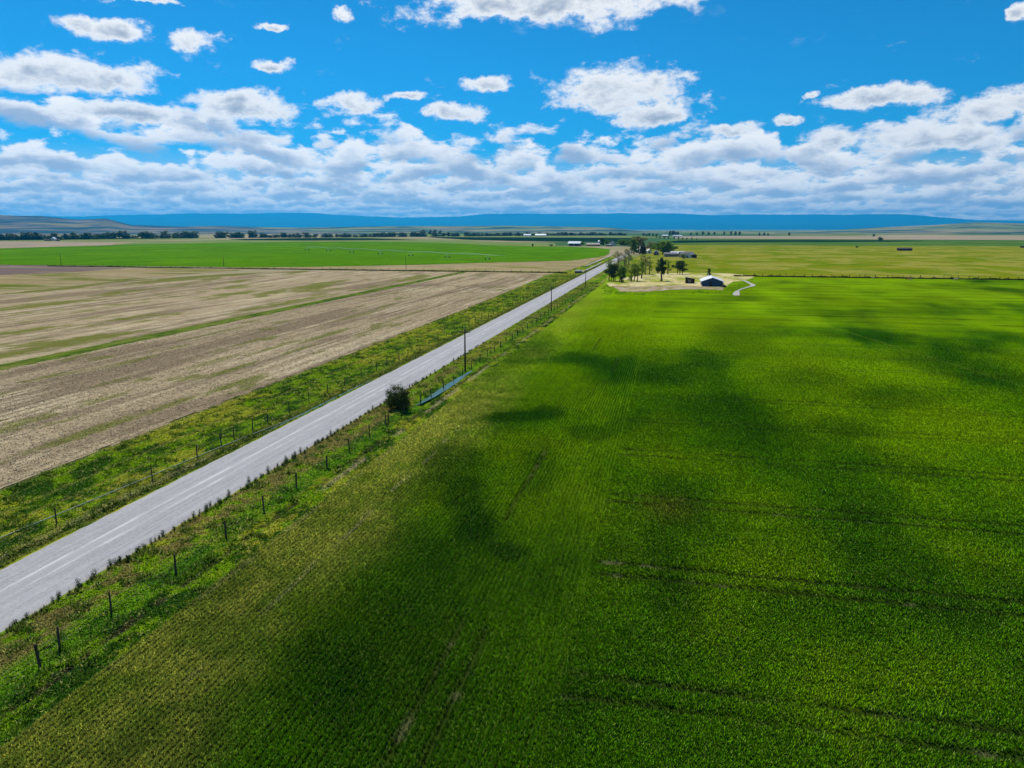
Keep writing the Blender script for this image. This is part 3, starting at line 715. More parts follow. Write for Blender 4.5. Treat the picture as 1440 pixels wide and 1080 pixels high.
# ------------------------------------------------------------------ solid helpers
class MB:
    def __init__(s): s.V = []; s.F = []
    def box(s, x0, x1, y0, y1, z0, z1):
        b = len(s.V)
        s.V += [(x, y, z) for z in (z0, z1) for x, y in ((x0, y0), (x1, y0), (x1, y1), (x0, y1))]
        s.F += [tuple(b + i for i in f) for f in ((3, 2, 1, 0), (4, 5, 6, 7), (0, 1, 5, 4), (1, 2, 6, 5), (2, 3, 7, 6), (3, 0, 4, 7))]
        return s
    def tube(s, pts, rad, n=6, cap=True):
        """pts list of (x,y,z), rad list or number"""
        if not isinstance(rad, (list, tuple)): rad = [rad] * len(pts)
        b0 = len(s.V)
        for i, p in enumerate(pts):
            a = pts[max(0, i - 1)]; c = pts[min(len(pts) - 1, i + 1)]
            d = np.array(c, float) - np.array(a, float); d /= (np.linalg.norm(d) + 1e-9)
            u = np.cross(d, (0, 0, 1.0)) if abs(d[2]) < .9 else np.cross(d, (1.0, 0, 0))
            u /= np.linalg.norm(u); w = np.cross(d, u)
            for k in range(n):
                t = 6.28318 * k / n
                q = np.array(p, float) + (u * math.cos(t) + w * math.sin(t)) * rad[i]
                s.V.append(tuple(q))
        for i in range(len(pts) - 1):
            for k in range(n):
                a = b0 + i * n + k; b = b0 + i * n + (k + 1) % n
                s.F.append((a, b, b + n, a + n))
        if cap:
            s.F.append(tuple(b0 + k for k in range(n))[::-1]); s.F.append(tuple(b0 + (len(pts) - 1) * n + k for k in range(n)))
        return s
    def poly(s, pts):
        b = len(s.V); s.V += [tuple(p) for p in pts]; s.F.append(tuple(range(b, b + len(pts)))); return s
    def quads(s, Vq):
        """(n,4,3) array"""
        b = len(s.V); s.V += [tuple(v) for v in Vq.reshape(-1, 3)]
        s.F += [(b + 4 * i, b + 4 * i + 1, b + 4 * i + 2, b + 4 * i + 3) for i in range(len(Vq))]
        return s
    def build(s, name, m, parent=None, smooth=False):
        return mesh(name, s.V, s.F, m, parent, smooth=smooth)
def copy_tree(o, parent=None):
    c = o.copy(); C.objects.link(c)
    if parent: c.parent = parent
    for ch in o.children: copy_tree(ch, c)
    return c
def leaves(lobes, n, size, rng, shell=.55, squash=.8):
    """lobes: list of (x,y,z,rx,rz); n leaf cards spread through the lobes' volume"""
    w = np.array([l[3] ** 2 * l[4] for l in lobes]); w = w / w.sum()
    idx = rng.choice(len(lobes), n, p=w)
    L = np.array(lobes)[idx]
    d = rng.normal(size=(n, 3)); d /= np.linalg.norm(d, axis=1)[:, None]
    r = shell + (1 - shell) * rng.random(n); r *= np.where(rng.random(n) < .12, 1.15, 1)
    c = np.stack([L[:, 0] + d[:, 0] * r * L[:, 3], L[:, 1] + d[:, 1] * r * L[:, 3], L[:, 2] + d[:, 2] * r * L[:, 4]], -1)
    a = rng.normal(size=(n, 3)); a /= np.linalg.norm(a, axis=1)[:, None]
    b = np.cross(a, rng.normal(size=(n, 3))); b /= np.linalg.norm(b, axis=1)[:, None]
    s_ = (size * (.55 + .9 * rng.random(n)))[:, None]
    a *= s_; b *= s_ * squash
    return np.stack([c - a, c - b * .6, c + a, c + b * .6], 1)

def tree(name, x, y, h, w, kind, label, cat='tree', trunks=1, base=.25, n=900, leaf=.30, bark='bark', group=None, seed=None, dens=1.0):
    rng = np.random.default_rng(seed if seed is not None else int(abs(x * 13 + y * 7)) % 9999)
    rt = empty(name, (x, y, 0.08))
    tag(rt, label, cat, group)
    tb = MB(); lobes = []
    for t in range(trunks):
        ox = 0 if trunks == 1 else (t - (trunks - 1) / 2) * w * 1.1 / trunks + rng.uniform(-.2, .2)
        oy = 0 if trunks == 1 else rng.uniform(-.3, .3) * w
        hh = h * (1 - .16 * rng.random() * (trunks > 1)); r0 = .035 * hh if trunks == 1 else .024 * hh
        lean = rng.uniform(-.05, .05, 2) * hh
        pts = [(ox + lean[0] * s * s + rng.uniform(-.02, .02) * hh, oy + lean[1] * s * s, s * hh * .9) for s in (0, .12, .3, .5, .7, 1)]
        tb.tube(pts, [r0 * 1.3, r0, r0 * .85, r0 * .6, r0 * .35, r0 * .08], 7)
        nl = 7 if trunks == 1 else 4
        for k in range(nl):
            s = base * .75 + (1 - base * .75) * (k + .3) / nl * .9
            i = min(4, int(s * 5)); p = np.array(pts[min(5, max(1, int(round(s * 5))))])
            p[2] = s * hh * .9
            an = k * 2.4 + rng.uniform(0, 1); ln = w * (.95 - .5 * abs(s - .45)) * rng.uniform(.65, 1.1) / (1 if trunks == 1 else 1.6)
            e = p + np.array([math.cos(an) * ln, math.sin(an) * ln, ln * rng.uniform(.1, .6)])
            mid = (p + e) / 2 + np.array([0, 0, .12 * ln])
            tb.tube([tuple(p), tuple(mid), tuple(e)], [r0 * .42, r0 * .26, r0 * .08], 5)
            for q in range(3):
                f = mid + (e - mid) * rng.random() + 0; e2 = f + rng.normal(size=3) * ln * .35; e2[2] = abs(e2[2] - f[2]) * .7 + f[2]
                tb.tube([tuple(f), tuple(e2)], [r0 * .14, r0 * .04], 4)
                lobes.append((*e2, w * .30 * rng.uniform(.7, 1.2), h * .09 * rng.uniform(.7, 1.3)))
            lobes.append((*e, w * .38 * rng.uniform(.7, 1.2), h * .12 * rng.uniform(.7, 1.2)))
            lobes.append((*mid, w * .36 * rng.uniform(.7, 1.2), h * .11 * rng.uniform(.7, 1.2)))
        lobes.append((pts[-1][0], pts[-1][1], hh * .90, w * .30, h * .09))
        for f_ in (.5, .62, .75): lobes.append((ox, oy, hh * f_, w * .42, h * .10))
    tb.build('trunk', M[bark], rt, True)
    q = leaves(lobes, int(n * 2.1), leaf * 1.1, rng, .15)
    cb = MB(); cb.quads(q)
    cb.build('crown', M[kind], rt)
    return rt
def at(px, py): return g(px, py)

# roadside bush
def bush(x, y, w, h, m, label, n=9000, seed=5):
    rng = np.random.default_rng(seed)
    rt = empty('bush', (x, y, 0)); tag(rt, label, 'bush')
    tb = MB(); lobes = []
    for k in range(14):
        an = k * 2.4; r = w * rng.uniform(.25, .85); hh = h * rng.uniform(.55, .95) * (1 - .35 * (r / w) ** 2)
        e = (math.cos(an) * r, math.sin(an) * r, hh)
        tb.tube([(math.cos(an) * .12, math.sin(an) * .12, 0), (e[0] * .55, e[1] * .55, hh * .6), e], [.06, .035, .01], 5)
        lobes.append((e[0] * .85, e[1] * .85, hh * .85, w * .34, h * .18)); lobes.append((e[0], e[1], hh * .45, w * .30, h * .24))
        lobes.append((e[0] * .8, e[1] * .8, hh * .2 + .2, w * .3, h * .18))
    tb.build('stems', M['bark'], rt)
    MB().quads(leaves(lobes, n, .085, rng, .1)).build('foliage', m, rt)
    # outer shoots
    sh = MB()
    for k in range(60):
        an = rng.uniform(0, 6.28); r = w * rng.uniform(.1, .7); z0 = h * .7
        sh.tube([(math.cos(an) * r, math.sin(an) * r, z0), (math.cos(an) * r * 1.25, math.sin(an) * r * 1.25, z0 + h * rng.uniform(.15, .38))], [.012, .004], 3)
    sh.build('shoots', M['leaf_twig'], rt)
    return rt
bush(-35.4, 88.4, 2.05, 3.7, M['leaf_bush'], 'round dark green bush between the road and the right fence')

# weeds along the road's right edge
protos = []
for k in range(5):
    rng = np.random.default_rng(300 + k); h_ = (.75, .55, .95, .5, .7)[k]; w_ = (.36, .36, .36, .28, .46)[k]
    mb = MB(); lb = [(rng.uniform(-.2, .2) * w_, rng.uniform(-.2, .2) * w_, h_ * f, w_ * (1.1 - f * .7), h_ * .22) for f in (.2, .35, .5, .65, .85)]
    mb.quads(leaves(lb, 420, .035, rng, .1))
    for q in range(7):
        an = q * .9; mb.tube([(0, 0, 0), (math.cos(an) * w_ * .5, math.sin(an) * w_ * .5, h_ * .9)], [.012, .005], 3)
    protos.append(mb)
yy = 27.0; k = 0; first = {}
rw = random.Random(4)
WEEDLAB = ['small dark weed clump on the right gravel edge of the road', 'leafy weed clump on the right gravel edge of the road', 'pointed weed clump on the right gravel edge of the road', 'thin short weed on the right gravel edge of the road', 'broad weed clump on the right gravel edge of the road']
while yy < 150:
    j = rw.randrange(5)
    if j not in first:
        o = protos[j].build('weed_clump', M['leaf_weed']); first[j] = o
    else:
        o = first[j].copy(); C.objects.link(o)
    o.location = (RX1 + .15 + rw.uniform(-.12, .35), yy, -.03); o.rotation_euler = (0, 0, rw.uniform(0, 6)); s = rw.uniform(.4, .95); o.scale = (s, s, s * rw.uniform(.8, 1.15))
    wh = ', near the left edge of the picture' if yy < 36 else ', in the near stretch' if yy < 48 else ', short of the round bush' if yy < 86 else ', between bush and utility pole' if yy < 117 else ', beyond the nearest utility pole'
    tag(o, WEEDLAB[j].replace(' on the right gravel edge of the road', ' at the right road edge') + wh, 'weed', 'weed clumps along the right edge of the road')
    yy += rw.choice((.3, .38, .42, .5, .65, 1.1)) * (1 + max(0, yy - 60) / 60)

# ------------------------------------------------------------------ fences
def fence(name, label, posts, z0f, wires=(.45, .75, 1.05), r=.07, ph=1.45, cat='fence', wr=.0025, lean=.04, seed=3):
    rr = random.Random(seed)
    rt = empty(name, (posts[0][0], posts[0][1], 0)); tag(rt, label, cat)
    bx, by = posts[0]
    P_ = []
    for i, (x, y) in enumerate(posts):
        z = z0f(x, y); hh = ph * rr.uniform(.88, 1.1); lx, ly = rr.uniform(-lean, lean) * hh, rr.uniform(-lean, lean) * hh
        rad = r * rr.uniform(.8, 1.25)
        m_ = MB().tube([(0, 0, -.3), (0, 0, .02), (lx * .5, ly * .5, hh * .5), (lx, ly, hh - .02), (lx, ly, hh)], [rad, rad * 1.05, rad, rad * .9, rad * .6], 7)
        o = m_.build('fence_post', M['wood'], rt); o.location = (x - bx, y - by, z)
        P_.append((x - bx, y - by, z, lx / hh, ly / hh))
    for wz in wires:
        pts = []
        for i, p in enumerate(P_):
            pts.append((p[0] + p[3] * wz, p[1] + p[4] * wz, p[2] + wz))
            if i < len(P_) - 1:
                q = P_[i + 1]; pts.append(((p[0] + q[0]) / 2, (p[1] + q[1]) / 2, (p[2] + q[2]) / 2 + wz - .03))
        MB().tube(pts, wr, 3).build('wire', M['wire'], rt)
    return rt
zf = lambda x, y: float(verge_z(np.array([x * 1.0]), np.array([y * 1.0]))[0])
ys = [24.5, 29.2, 30.8, 34.8, 40.7, 46.8, 52.3, 58.1, 64.2, 69.6, 75.1, 80.4, 80.9, 86.5, 92.7, 97.2, 103.2, 108.6, 114.0]
while ys[-1] < 300: ys.append(ys[-1] + 5.6 + .5 * math.sin(ys[-1]))
rr = random.Random(2)
fence('roadside_fence', 'wire fence on wooden posts between the road and the green crop field', [(-33.8 + rr.uniform(-.12, .12), y) for y in ys], zf)
ys = [34, 40, 46, 57.1, 64.0, 68.6, 71, 74.6, 78.1, 83.7, 89.3, 95.0, 100.3, 107, 112.5, 118]
while ys[-1] < 396: ys.append(ys[-1] + 5.8 + .6 * math.sin(ys[-1]))
fence('roadside_fence', 'wire fence on wooden posts between the road and the bare field', [(-49.0 + rr.uniform(-.25, .25), y) for y in ys], zf, r=.06)
xs = [-61 - 5.3 * i + rr.uniform(-.5, .5) for i in range(66)]
fence('field_fence', 'long post fence across the left fields between bare soil and dry grass', [(x, 397 + rr.uniform(-.2, .2)) for x in xs], lambda x, y: .05, wires=(.5, 1.0), r=.09, ph=1.5)
xs = [37 + 4.2 * i + rr.uniform(-1.2, 1.2) for i in range(46)]
fence('field_fence', 'post fence along the far edge of the green crop field, in front of the pasture', [(x, 388.0 + rr.uniform(-.2, .2)) for x in xs], lambda x, y: .05, wires=(.5, 1.0), r=.12, ph=1.7)
# weedy bank under the far fences
def bank(name, x0, x1, y, w, hh, c1, c2, seed, label):
    n = int(abs(x1 - x0) * 26); rg = np.random.default_rng(seed)
    x = x0 + (x1 - x0) * rg.random(n); yy_ = y + rg.normal(0, w, n)
    c = mixc(c1, c2, rg.random(n))
    tag(tufts(name, x, yy_, np.full(n, .05), hh * (.4 + .9 * fbm(x / 2, x * 0, seed, 3)), .22, c, M['blade'], 3, .5), label, 'grass', kind='stuff')
bank('bank_grass', 32, 232, 387.2, .35, .8, (0.02, 0.03, 0.008), (0.035, 0.045, 0.01), 1, 'dark weeds under the fence at the far edge of the crop field')
bank('bank_grass', -400, -56, 396.6, .5, .6, (0.03, 0.045, 0.008), (0.09, 0.11, 0.02), 2, 'dark weeds under the fence between bare soil and dry grass')
bank('bank_grass', -62, -57, 396.6, .5, .6, (0.03, 0.045, 0.008), (0.09, 0.11, 0.02), 3, 'weeds at the fence corner by the left verge')

# pipe lying in the left verge
mb = MB(); pp = [(-53.2, 30), (-52.2, 36), (-51.0, 42.5), (-50.35, 47), (-49.8, 51.8), (-49.3, 58), (-48.6, 66.5), (-48.0, 73), (-47.6, 79.2), (-47.35, 84)]
mb.tube([(x, y, zf(x, y) + .12) for x, y in pp], .05, 8)
tag(mb.build('irrigation_pipe', M['pipe'], None, True), 'long thin pale green pipe lying in the left verge beside the road', 'pipe')

# ------------------------------------------------------------------ utility poles
def pole(x, y, h, label, rz=0, group='utility poles along the right side of the road', arms=True):
    rt = empty('utility_pole', (x, y, 0), rz); tag(rt, label, 'utility pole', group)
    MB().tube([(0, 0, -.4), (0, 0, h * .5), (.02, 0, h)], [.16, .135, .10], 10).build('pole', M['polewood'], rt, True)
    if arms:
        a = MB().box(-1.0, 1.0, -.17, -.06, h - .62, h - .50).build('crossarm', M['polewood'], rt)
        for xx in (-.9, .9):
            o = MB().tube([(xx, -.115, h - .50), (xx, -.115, h - .42), (xx, -.115, h - .34), (xx, -.115, h - .28)], [.05, .07, .05, .06], 8).build('insulator', M['porcelain'], rt)
        MB().tube([(0, 0, h), (0, 0, h + .1), (0, 0, h + .2)], [.05, .07, .04], 8).build('insulator', M['porcelain'], rt)
    return rt
pole(-34.2, 117.1, 7.2, 'nearest wooden utility pole, standing at the end of the ditch water')
pole(-34.5, 210.9, 7.4, 'second wooden utility pole along the road, beyond the tall near one')
pole(-35.0, 303, 7.4, 'third wooden utility pole along the road, just before the farmyard trees')
pole(-36.0, 425, 7.4, 'fourth wooden utility pole along the road, behind the bare roadside trees')
pole(-36.5, 520, 7.4, 'fifth wooden utility pole, smallest along the road before the farmstead')
lg = 'thin poles in the left fields'
pole(-159.5, 419.2, 7.8, 'thin wooden pole behind the field fence, in the middle of the left fields', .3, lg, False)
pole(-274, 402.2, 7.8, 'thin wooden pole at the edge of the bright green field, left part', .3, lg, False)
pole(-411.4, 418.7, 8, 'thin wooden pole at the far left, in front of the bright green field', .3, lg, False)

# ------------------------------------------------------------------ buildings
def house(name, x, y, rz, w, l, hw, hr, wall, roof, label, cat, door=True, windows=2, over=.35, chimney=False, base=0.08):
    """gable building, gable end faces local -Y; w across, l deep"""
    rt = empty(name, (x, y, base), rz); tag(rt, label, cat)
    m_ = MB(); a = w / 2
    V = [(-a, 0, -.2), (a, 0, -.2), (a, 0, hw), (0, 0, hw + hr), (-a, 0, hw), (-a, l, -.2), (a, l, -.2), (a, l, hw), (0, l, hw + hr), (-a, l, hw)]
    m_.V = V; m_.F = [(0, 1, 2, 3, 4), (9, 8, 7, 6, 5), (0, 4, 9, 5), (1, 6, 7, 2)]
    m_.build('wall', M[wall], rt)
    r_ = MB(); t = .14; sl_ = hr / a
    for s in (-1, 1):
        e = s * (a + over); ze = hw - sl_ * over
        p = [(0, -over, hw + hr), (e, -over, ze), (e, l + over, ze), (0, l + over, hw + hr)]
        q = [(u_[0], u_[1], u_[2] + t) for u_ in p]
        b = len(r_.V); r_.V += p + q
        r_.F += [tuple(b + i for i in f) for f in ((0, 3, 2, 1), (4, 5, 6, 7), (0, 1, 5, 4), (1, 2, 6, 5), (2, 3, 7, 6))]
    ro = r_.build('roof', M[roof], rt)
    if chimney: MB().box(-.35, .35, l * .4, l * .4 + .7, hw + hr - .4, hw + hr + 1.0).build('chimney', M['greywall'], ro)
    if door:
        MB().box(-a * .15 - .5, -a * .15 + .5, -.06, .02, -.05, 2.05).build('door', M['brownwall'], rt)
    for k in range(windows):
        xx = (-a * .6, a * .55)[k % 2]
        f = MB().box(xx - .6, xx + .6, -.07, .02, 1.0, 2.0).build('window', M['whitewall'], rt)
        MB().box(xx - .5, xx + .5, -.09, -.06, 1.1, 1.9).build('pane', M['glass'], f)
    return rt
# blue shed with white roof in the yard
x, y = at(1001.5, 403.2)
bs = house('blue_shed', x, y, 0, 8.6, 15, 2.15, 1.55, 'bluewall', 'whitemetal', 'dark blue gabled shed with a white metal roof in the farmyard', 'shed', True, 0, .5)
# its white corner post and the lean-to frame beside it
MB().box(-.14, .14, -.14, .14, -.1, 1.9).build('corner_post', M['whitewall'], bs).location = (4.25, -1.3, 0)
pm = MB().box(0, .3, -.3, .3, 2.0, 3.3); pm.build('vent_pipe', M['galv'], bs).location = (-1.2, 16, 1.1)
tree('small_tree', *at(996.5, 389.5), 4.6, .9, 'leaf_dark', 'narrow dark upright shrub just behind the white roofed blue shed', 'shrub', 1, .1, 500, .22)
# open frame leaning at right
lf = empty('hay_rack', (*at(1017.5, 404.5), .1), .2); tag(lf, 'dark leaning timber frame against the right side of the blue shed', 'rack')
MB().tube([(0, 0, 0), (-1.0, 1.0, 2.2)], .08, 5).tube([(.9, .3, 0), (-.2, 1.4, 2.2)], .08, 5).build('rail', M['wood'], lf)
MB().tube([(-.25, .25, .55), (.65, .55, .55)], .06, 5).tube([(-.6, .6, 1.3), (.3, 1.0, 1.3)], .06, 5).build('crossbar', M['wood'], lf)
MB().box(-.5, 1.1, -.1, 1.2, 0, .75).build('manger', M['brownwall'], lf)
# dark shed with single-slope roof
x, y = at(970.3, 399)
rt = empty('dark_shed', (x, y, .08), .05); tag(rt, 'small black-brown shed with a slanting roof, left of the blue shed', 'shed')
a = 1.95
m_ = MB(); m_.V = [(-a, 0, -.1), (a, 0, -.1), (a, 0, 1.9), (-a, 0, 2.7), (-a, 3, -.1), (a, 3, -.1), (a, 3, 1.9), (-a, 3, 2.7)]
m_.F = [(0, 1, 2, 3), (7, 6, 5, 4), (0, 3, 7, 4), (1, 5, 6, 2)]
m_.build('wall', M['brownwall'], rt)
m_ = MB(); p = [(-a - .2, -.2, 2.74), (a + .2, -.2, 1.86), (a + .2, 3.2, 1.86), (-a - .2, 3.2, 2.74)]
m_.V = p + [(u_[0], u_[1], u_[2] + .1) for u_ in p]; m_.F = [(3, 2, 1, 0), (4, 5, 6, 7), (0, 1, 5, 4), (1, 2, 6, 5), (2, 3, 7, 6), (3, 0, 4, 7)]
m_.build('roof', M['darkroof'], rt)
MB().box(-.9, .3, -.05, .02, -.05, 1.75).build('door', M['greywall'], rt)

# winding concrete ditch beyond the crop
strip('concrete_ditch', [(23.9, 272, .95), (24.2, 277, 1.3), (24.9, 285, 1.1), (26.0, 293, .5), (28.2, 302, .5), (31.5, 312, .6), (34.6, 321, .9), (35.2, 327, 1.1), (34.8, 338, .8), (34.2, 350, .8), (33.6, 358, .35), (32.6, 372, .35)], .30, M['concrete'], kind='structure')
# dark headgate box and pale ditch on the left verge
rt = empty('ditch_headgate', (-50.6, 398, .0), .05); tag(rt, 'low dark culvert box at the start of the pale concrete ditch on the left verge', 'culvert')
MB().box(-1.6, 1.6, 0, 7, -.2, .9).build('box', M['darkroof'], rt)
MB().box(-1.8, 1.8, 3.0, 14, .9, 1.05).build('cover', M['greyroof'], rt)
strip('concrete_ditch', [(-49.7, 402, 1.2), (-49.0, 415, .7), (-48.9, 440, .55), (-48.8, 480, .5), (-48.8, 520, .4)], .35, M['concrete'], kind='structure')
strip('farm_track', [(-54.5, 470, .6), (-54.0, 560, .6), (-54, 640, .7), (-56, 700, .7)], .35, M['concrete'], kind='structure')

# farmstead beyond the yard, right of the road
def S(px, py): return at(px, py)
house('farmhouse', *S(922.5, 359), 0, 4.6, 8, 2.9, 1.4, 'greywall', 'whitemetal', 'white roofed farmhouse between the dark spruce and the green trees', 'house', True, 2, .4, True)
house('farmhouse', *S(913.5, 356.5), .3, 4, 6, 2.6, 1.2, 'whitewall', 'whitemetal', 'small white farm cottage beside the dark spruce', 'cottage', True, 1)
house('barn', *S(934, 361.0), R(-78), 6, 11, 2.4, 1.2, 'greywall', 'greyroof', 'long low grey roofed barn in front of the green farm trees', 'barn', True, 0)
house('barn', *S(943, 360.2), R(-80), 7, 12, 2.5, 1.7, 'redwall', 'whitemetal', 'barn with a bright white roof in the middle of the farmstead', 'barn', True, 0)
house('barn', *S(955.5, 362), R(-70), 7, 12, 2.3, 2.3, 'greywall', 'greyroof', 'weathered grey barn with a broad gable roof, right part of the farmstead', 'barn', True, 0)
house('barn', *S(967.5, 363), R(15), 4.6, 7, 2.2, 1.5, 'whitewall', 'darkroof', 'small white gable shed with a dark roof next to the black shed', 'shed', True, 1)
house('barn', *S(976.5, 363), 0, 3.8, 6, 2.4, .7, 'brownwall', 'darkroof', 'small black shed at the right end of the farmstead', 'shed', False, 0)
strip('farm_track', [(-37, 652, 2), (-20, 646, 2.2), (0, 636, 2.6), (20, 625, 2.4), (40, 622, 1.3), (75, 625, .8)], .30, M['f_dirt'], kind='structure')

# farm left of the road, far side of the green field
rt = empty('open_shed', (*S(807, 346), .1), R(-2)); tag(rt, 'long open-fronted shed with a pale blue-white roof on white posts', 'shed')
for xx in (-8.6, 0, 8.6): MB().box(xx - .25, xx + .25, -.3, .2, -.1, 3.4).build('post', M['whitewall'], rt)
MB().box(-8.8, 8.8, 8.6, 9, -.1, 4.8).build('wall', M['bluewall'], rt)
p = [(-9.2, -.6, 3.4), (9.2, -.6, 3.4), (9.2, 9.4, 6.3), (-9.2, 9.4, 6.3)]
m_ = MB(); m_.V = p + [(u_[0], u_[1], u_[2] + .2) for u_ in p]; m_.F = [(3, 2, 1, 0), (4, 5, 6, 7), (0, 1, 5, 4), (1, 2, 6, 5), (2, 3, 7, 6), (3, 0, 4, 7)]
m_.build('roof', M['roofmetal'], rt)
house('barn', *S(825, 345.6), R(-88), 9, 19, 2.0, 1.6, 'redwall', 'tanroof', 'long low barn with a pinkish tan roof, between the open shed and the white house', 'barn', True, 0)
rt = empty('grain_bin', (*S(842.5, 343.8), .1)); tag(rt, 'pale silver round grain bin behind the pink roofed barn', 'grain bin')
MB().tube([(0, 0, -.1), (0, 0, 5.0)], 2.4, 16).build('drum', M['galv'], rt, False)
MB().tube([(0, 0, 5.0), (0, 0, 6.4)], [2.6, .3], 16).build('roof', M['galv'], rt)
house('farmhouse', *S(862, 345.8), R(10), 9, 9, 4.2, 2.6, 'whitewall', 'darkroof', 'two storey white farmhouse with a dark roof beside the road', 'house', True, 2, .4, True)
house('barn', *S(852.5, 346.4), R(-80), 5, 8, 1.6, .8, 'brownwall', 'greyroof', 'low dark outbuilding left of the white farmhouse', 'shed', False, 0)

# distant farm
dl = 'white roofed barn of the distant farm beyond the dark band'
house('barn', *S(931, 333.2), R(-85), 10, 18, 3.5, 3, 'greywall', 'whitemetal', 'large white roofed barn at the left end of the distant farm', 'barn', False, 0)
house('barn', *S(946, 333.4), R(-85), 10, 20, 3.5, 2.5, 'whitewall', 'roofmetal', 'long pale grey barn in the middle of the distant farm', 'barn', False, 0)
house('barn', *S(954, 333.6), R(-85), 8, 10, 3.5, 2.5, 'whitewall', 'whitemetal', 'small white barn at the right end of the distant farm', 'barn', False, 0)
house('barn', *S(736.5, 332.5), R(-85), 14, 24, 4, 4, 'whitewall', 'whitemetal', 'small white barn in the tree line left of the road', 'barn', False, 0)
house('barn', *S(753, 332.4), R(-87), 14, 36, 4, 4, 'whitewall', 'roofmetal', 'long pale barn in the tree line left of the road', 'barn', False, 0)
house('farmhouse', *S(74, 338.5), R(20), 7.5, 9, 4.0, 3.0, 'whitewall', 'whitemetal', 'white house in front of the tree line at the far left', 'house', True, 2)
house('barn', *S(63, 338.6), R(-70), 5, 11, 2.4, 1.2, 'brownwall', 'darkroof', 'dark low shed left of the white house at the far left', 'shed', False, 0)
house('barn', *S(79, 338.8), R(-70), 4, 7, 2.0, 1.0, 'brownwall', 'darkroof', 'dark low shed right of the white house at the far left', 'shed', False, 0)
# dark sheds out in the right pasture
house('barn', *S(1262, 352.6), R(-88), 5, 14.5, 2.2, 1.0, 'brownwall', 'darkroof', 'long black livestock shed alone in the right pasture', 'shed', False, 0)
house('barn', *S(1436, 348.5), R(-88), 6, 14, 1.8, .9, 'brownwall', 'darkroof', 'black shed at the right edge of the picture, far pasture', 'shed', False, 0)

# ------------------------------------------------------------------ yard trees
T = lambda px, py, top, hw, kind, lab, **k: tree(k.pop('name', 'tree'), *at(px, py), (py - top) * math.hypot(*at(px, py)) / 1000 * 1.02, hw * math.hypot(*at(px, py)) / 1000, kind, lab, **k)
T(861, 395.5, 369.5, 9, 'leaf_dark', 'dark dense tree on several trunks, leftmost of the farmyard trees', trunks=4, n=3000, base=.3, leaf=.20)
T(874, 397, 373, 7.5, 'leaf_mid', 'leafy mid green tree on thin trunks, second from the road', trunks=3, n=1900, base=.35, leaf=.20)
T(873.5, 398, 390, 2.6, 'leaf_dark', 'dark stump with shoots under the mid green farmyard tree', name='shrub', cat='shrub', n=500, base=.1, leaf=.15)
T(892, 396, 368, 10, 'leaf_light', 'light green open tree with forked trunks, centre left of the yard', trunks=3, n=1900, base=.3, leaf=.20)
T(902.5, 392, 366, 5.5, 'leaf_light', 'slim yellow-green tree with a thin trunk in the yard', n=900, base=.4, leaf=.20)
T(907.5, 386.5, 359, 7.5, 'leaf_twig', 'budding brownish tree with a thick pale forked trunk in the yard', n=950, base=.5, leaf=.17, bark='palebark')
T(913, 386, 366, 4.5, 'leaf_light', 'thin light green sapling right of the thick pale trunk', n=450, base=.3, leaf=.18)
T(930, 395.5, 363, 6.0, 'leaf_dark', 'upright dark green tree with a straight bare trunk, middle of the yard', n=2600, base=.42, leaf=.20)
T(939, 386, 365, 5.0, 'leaf_light', 'sparse light green tree right of the upright dark one', n=550, base=.3, leaf=.18)
T(925, 384, 364, 4.5, 'leaf_light', 'faint thin tree behind the upright dark one', n=400, base=.3, leaf=.18)
T(956, 386.2, 365, 9, 'leaf_dark', 'broad dark green tree on three trunks, right end of the yard trees', trunks=3, n=2300, base=.32, leaf=.20)
T(878.5, 387, 357, 9.5, 'leaf_twig', 'tall bare brown twiggy tree beside the road', n=900, base=.3, leaf=.16, bark='palebark')
T(869, 383, 352, 9, 'leaf_twig', 'wide bare brown tree standing against the grey road', n=800, base=.25, leaf=.17, bark='palebark')
T(858, 384, 364, 6, 'leaf_light', 'small yellow-green tree at the roadside left of the yard trees', n=550, base=.25, leaf=.18)
T(884, 372, 350, 8, 'leaf_twig', 'bare yellowish tree half across the road, behind the yard', n=800, base=.3, leaf=.24, bark='palebark')
T(886, 396, 388, 4, 'leaf_light', 'low green shrub between the forked tree and the mid green tree', name='shrub', cat='shrub', n=300, base=.1, leaf=.15)
# farmstead trees
T(891, 357.5, 337, 6.5, 'leaf_mid', 'tall green cottonwood left of the dark spruce', n=2200, base=.12, leaf=.42)
T(898, 355.5, 333, 11, 'leaf_twig', 'large pale brownish cottonwood rising behind the dark spruce', n=3000, base=.15, leaf=.45, bark='palebark')
T(925, 356, 343, 9, 'leaf_mid', 'rounded green tree just behind the white farmhouse', n=1700, base=.15, leaf=.42)
T(935, 358.5, 337.5, 11.5, 'leaf_mid', 'largest green tree of the farmstead, right of the farmhouse', trunks=2, n=3400, base=.12, leaf=.45)
T(945, 357, 345, 6, 'leaf_mid', 'smaller green tree behind the white roofed barn', n=900, base=.15, leaf=.42)
T(915, 352, 341, 7, 'leaf_twig', 'brownish tree behind the small cottage', n=1200, base=.15, leaf=.5)
T(961, 365, 358, 3.4, 'leaf_mid', 'small bush in front of the grey barn', name='shrub', cat='shrub', n=350, base=.1, leaf=.35)
T(875, 346.3, 336.5, 9, 'leaf_mid', 'spreading green tree right of the white two storey farmhouse', trunks=2, n=1700, base=.08, leaf=.62)
T(885, 347.0, 339.5, 7, 'leaf_mid', 'low green tree by the road, right of the spreading tree', n=1000, base=.08, leaf=.62)
T(847.5, 345.5, 335, 2.6, 'leaf_dark', 'narrow dark tree behind the grain bin', n=700, base=.1, leaf=.6)
T(853, 344.5, 338, 3.6, 'leaf_mid', 'small tree left of the white farmhouse', n=600, base=.1, leaf=.6)
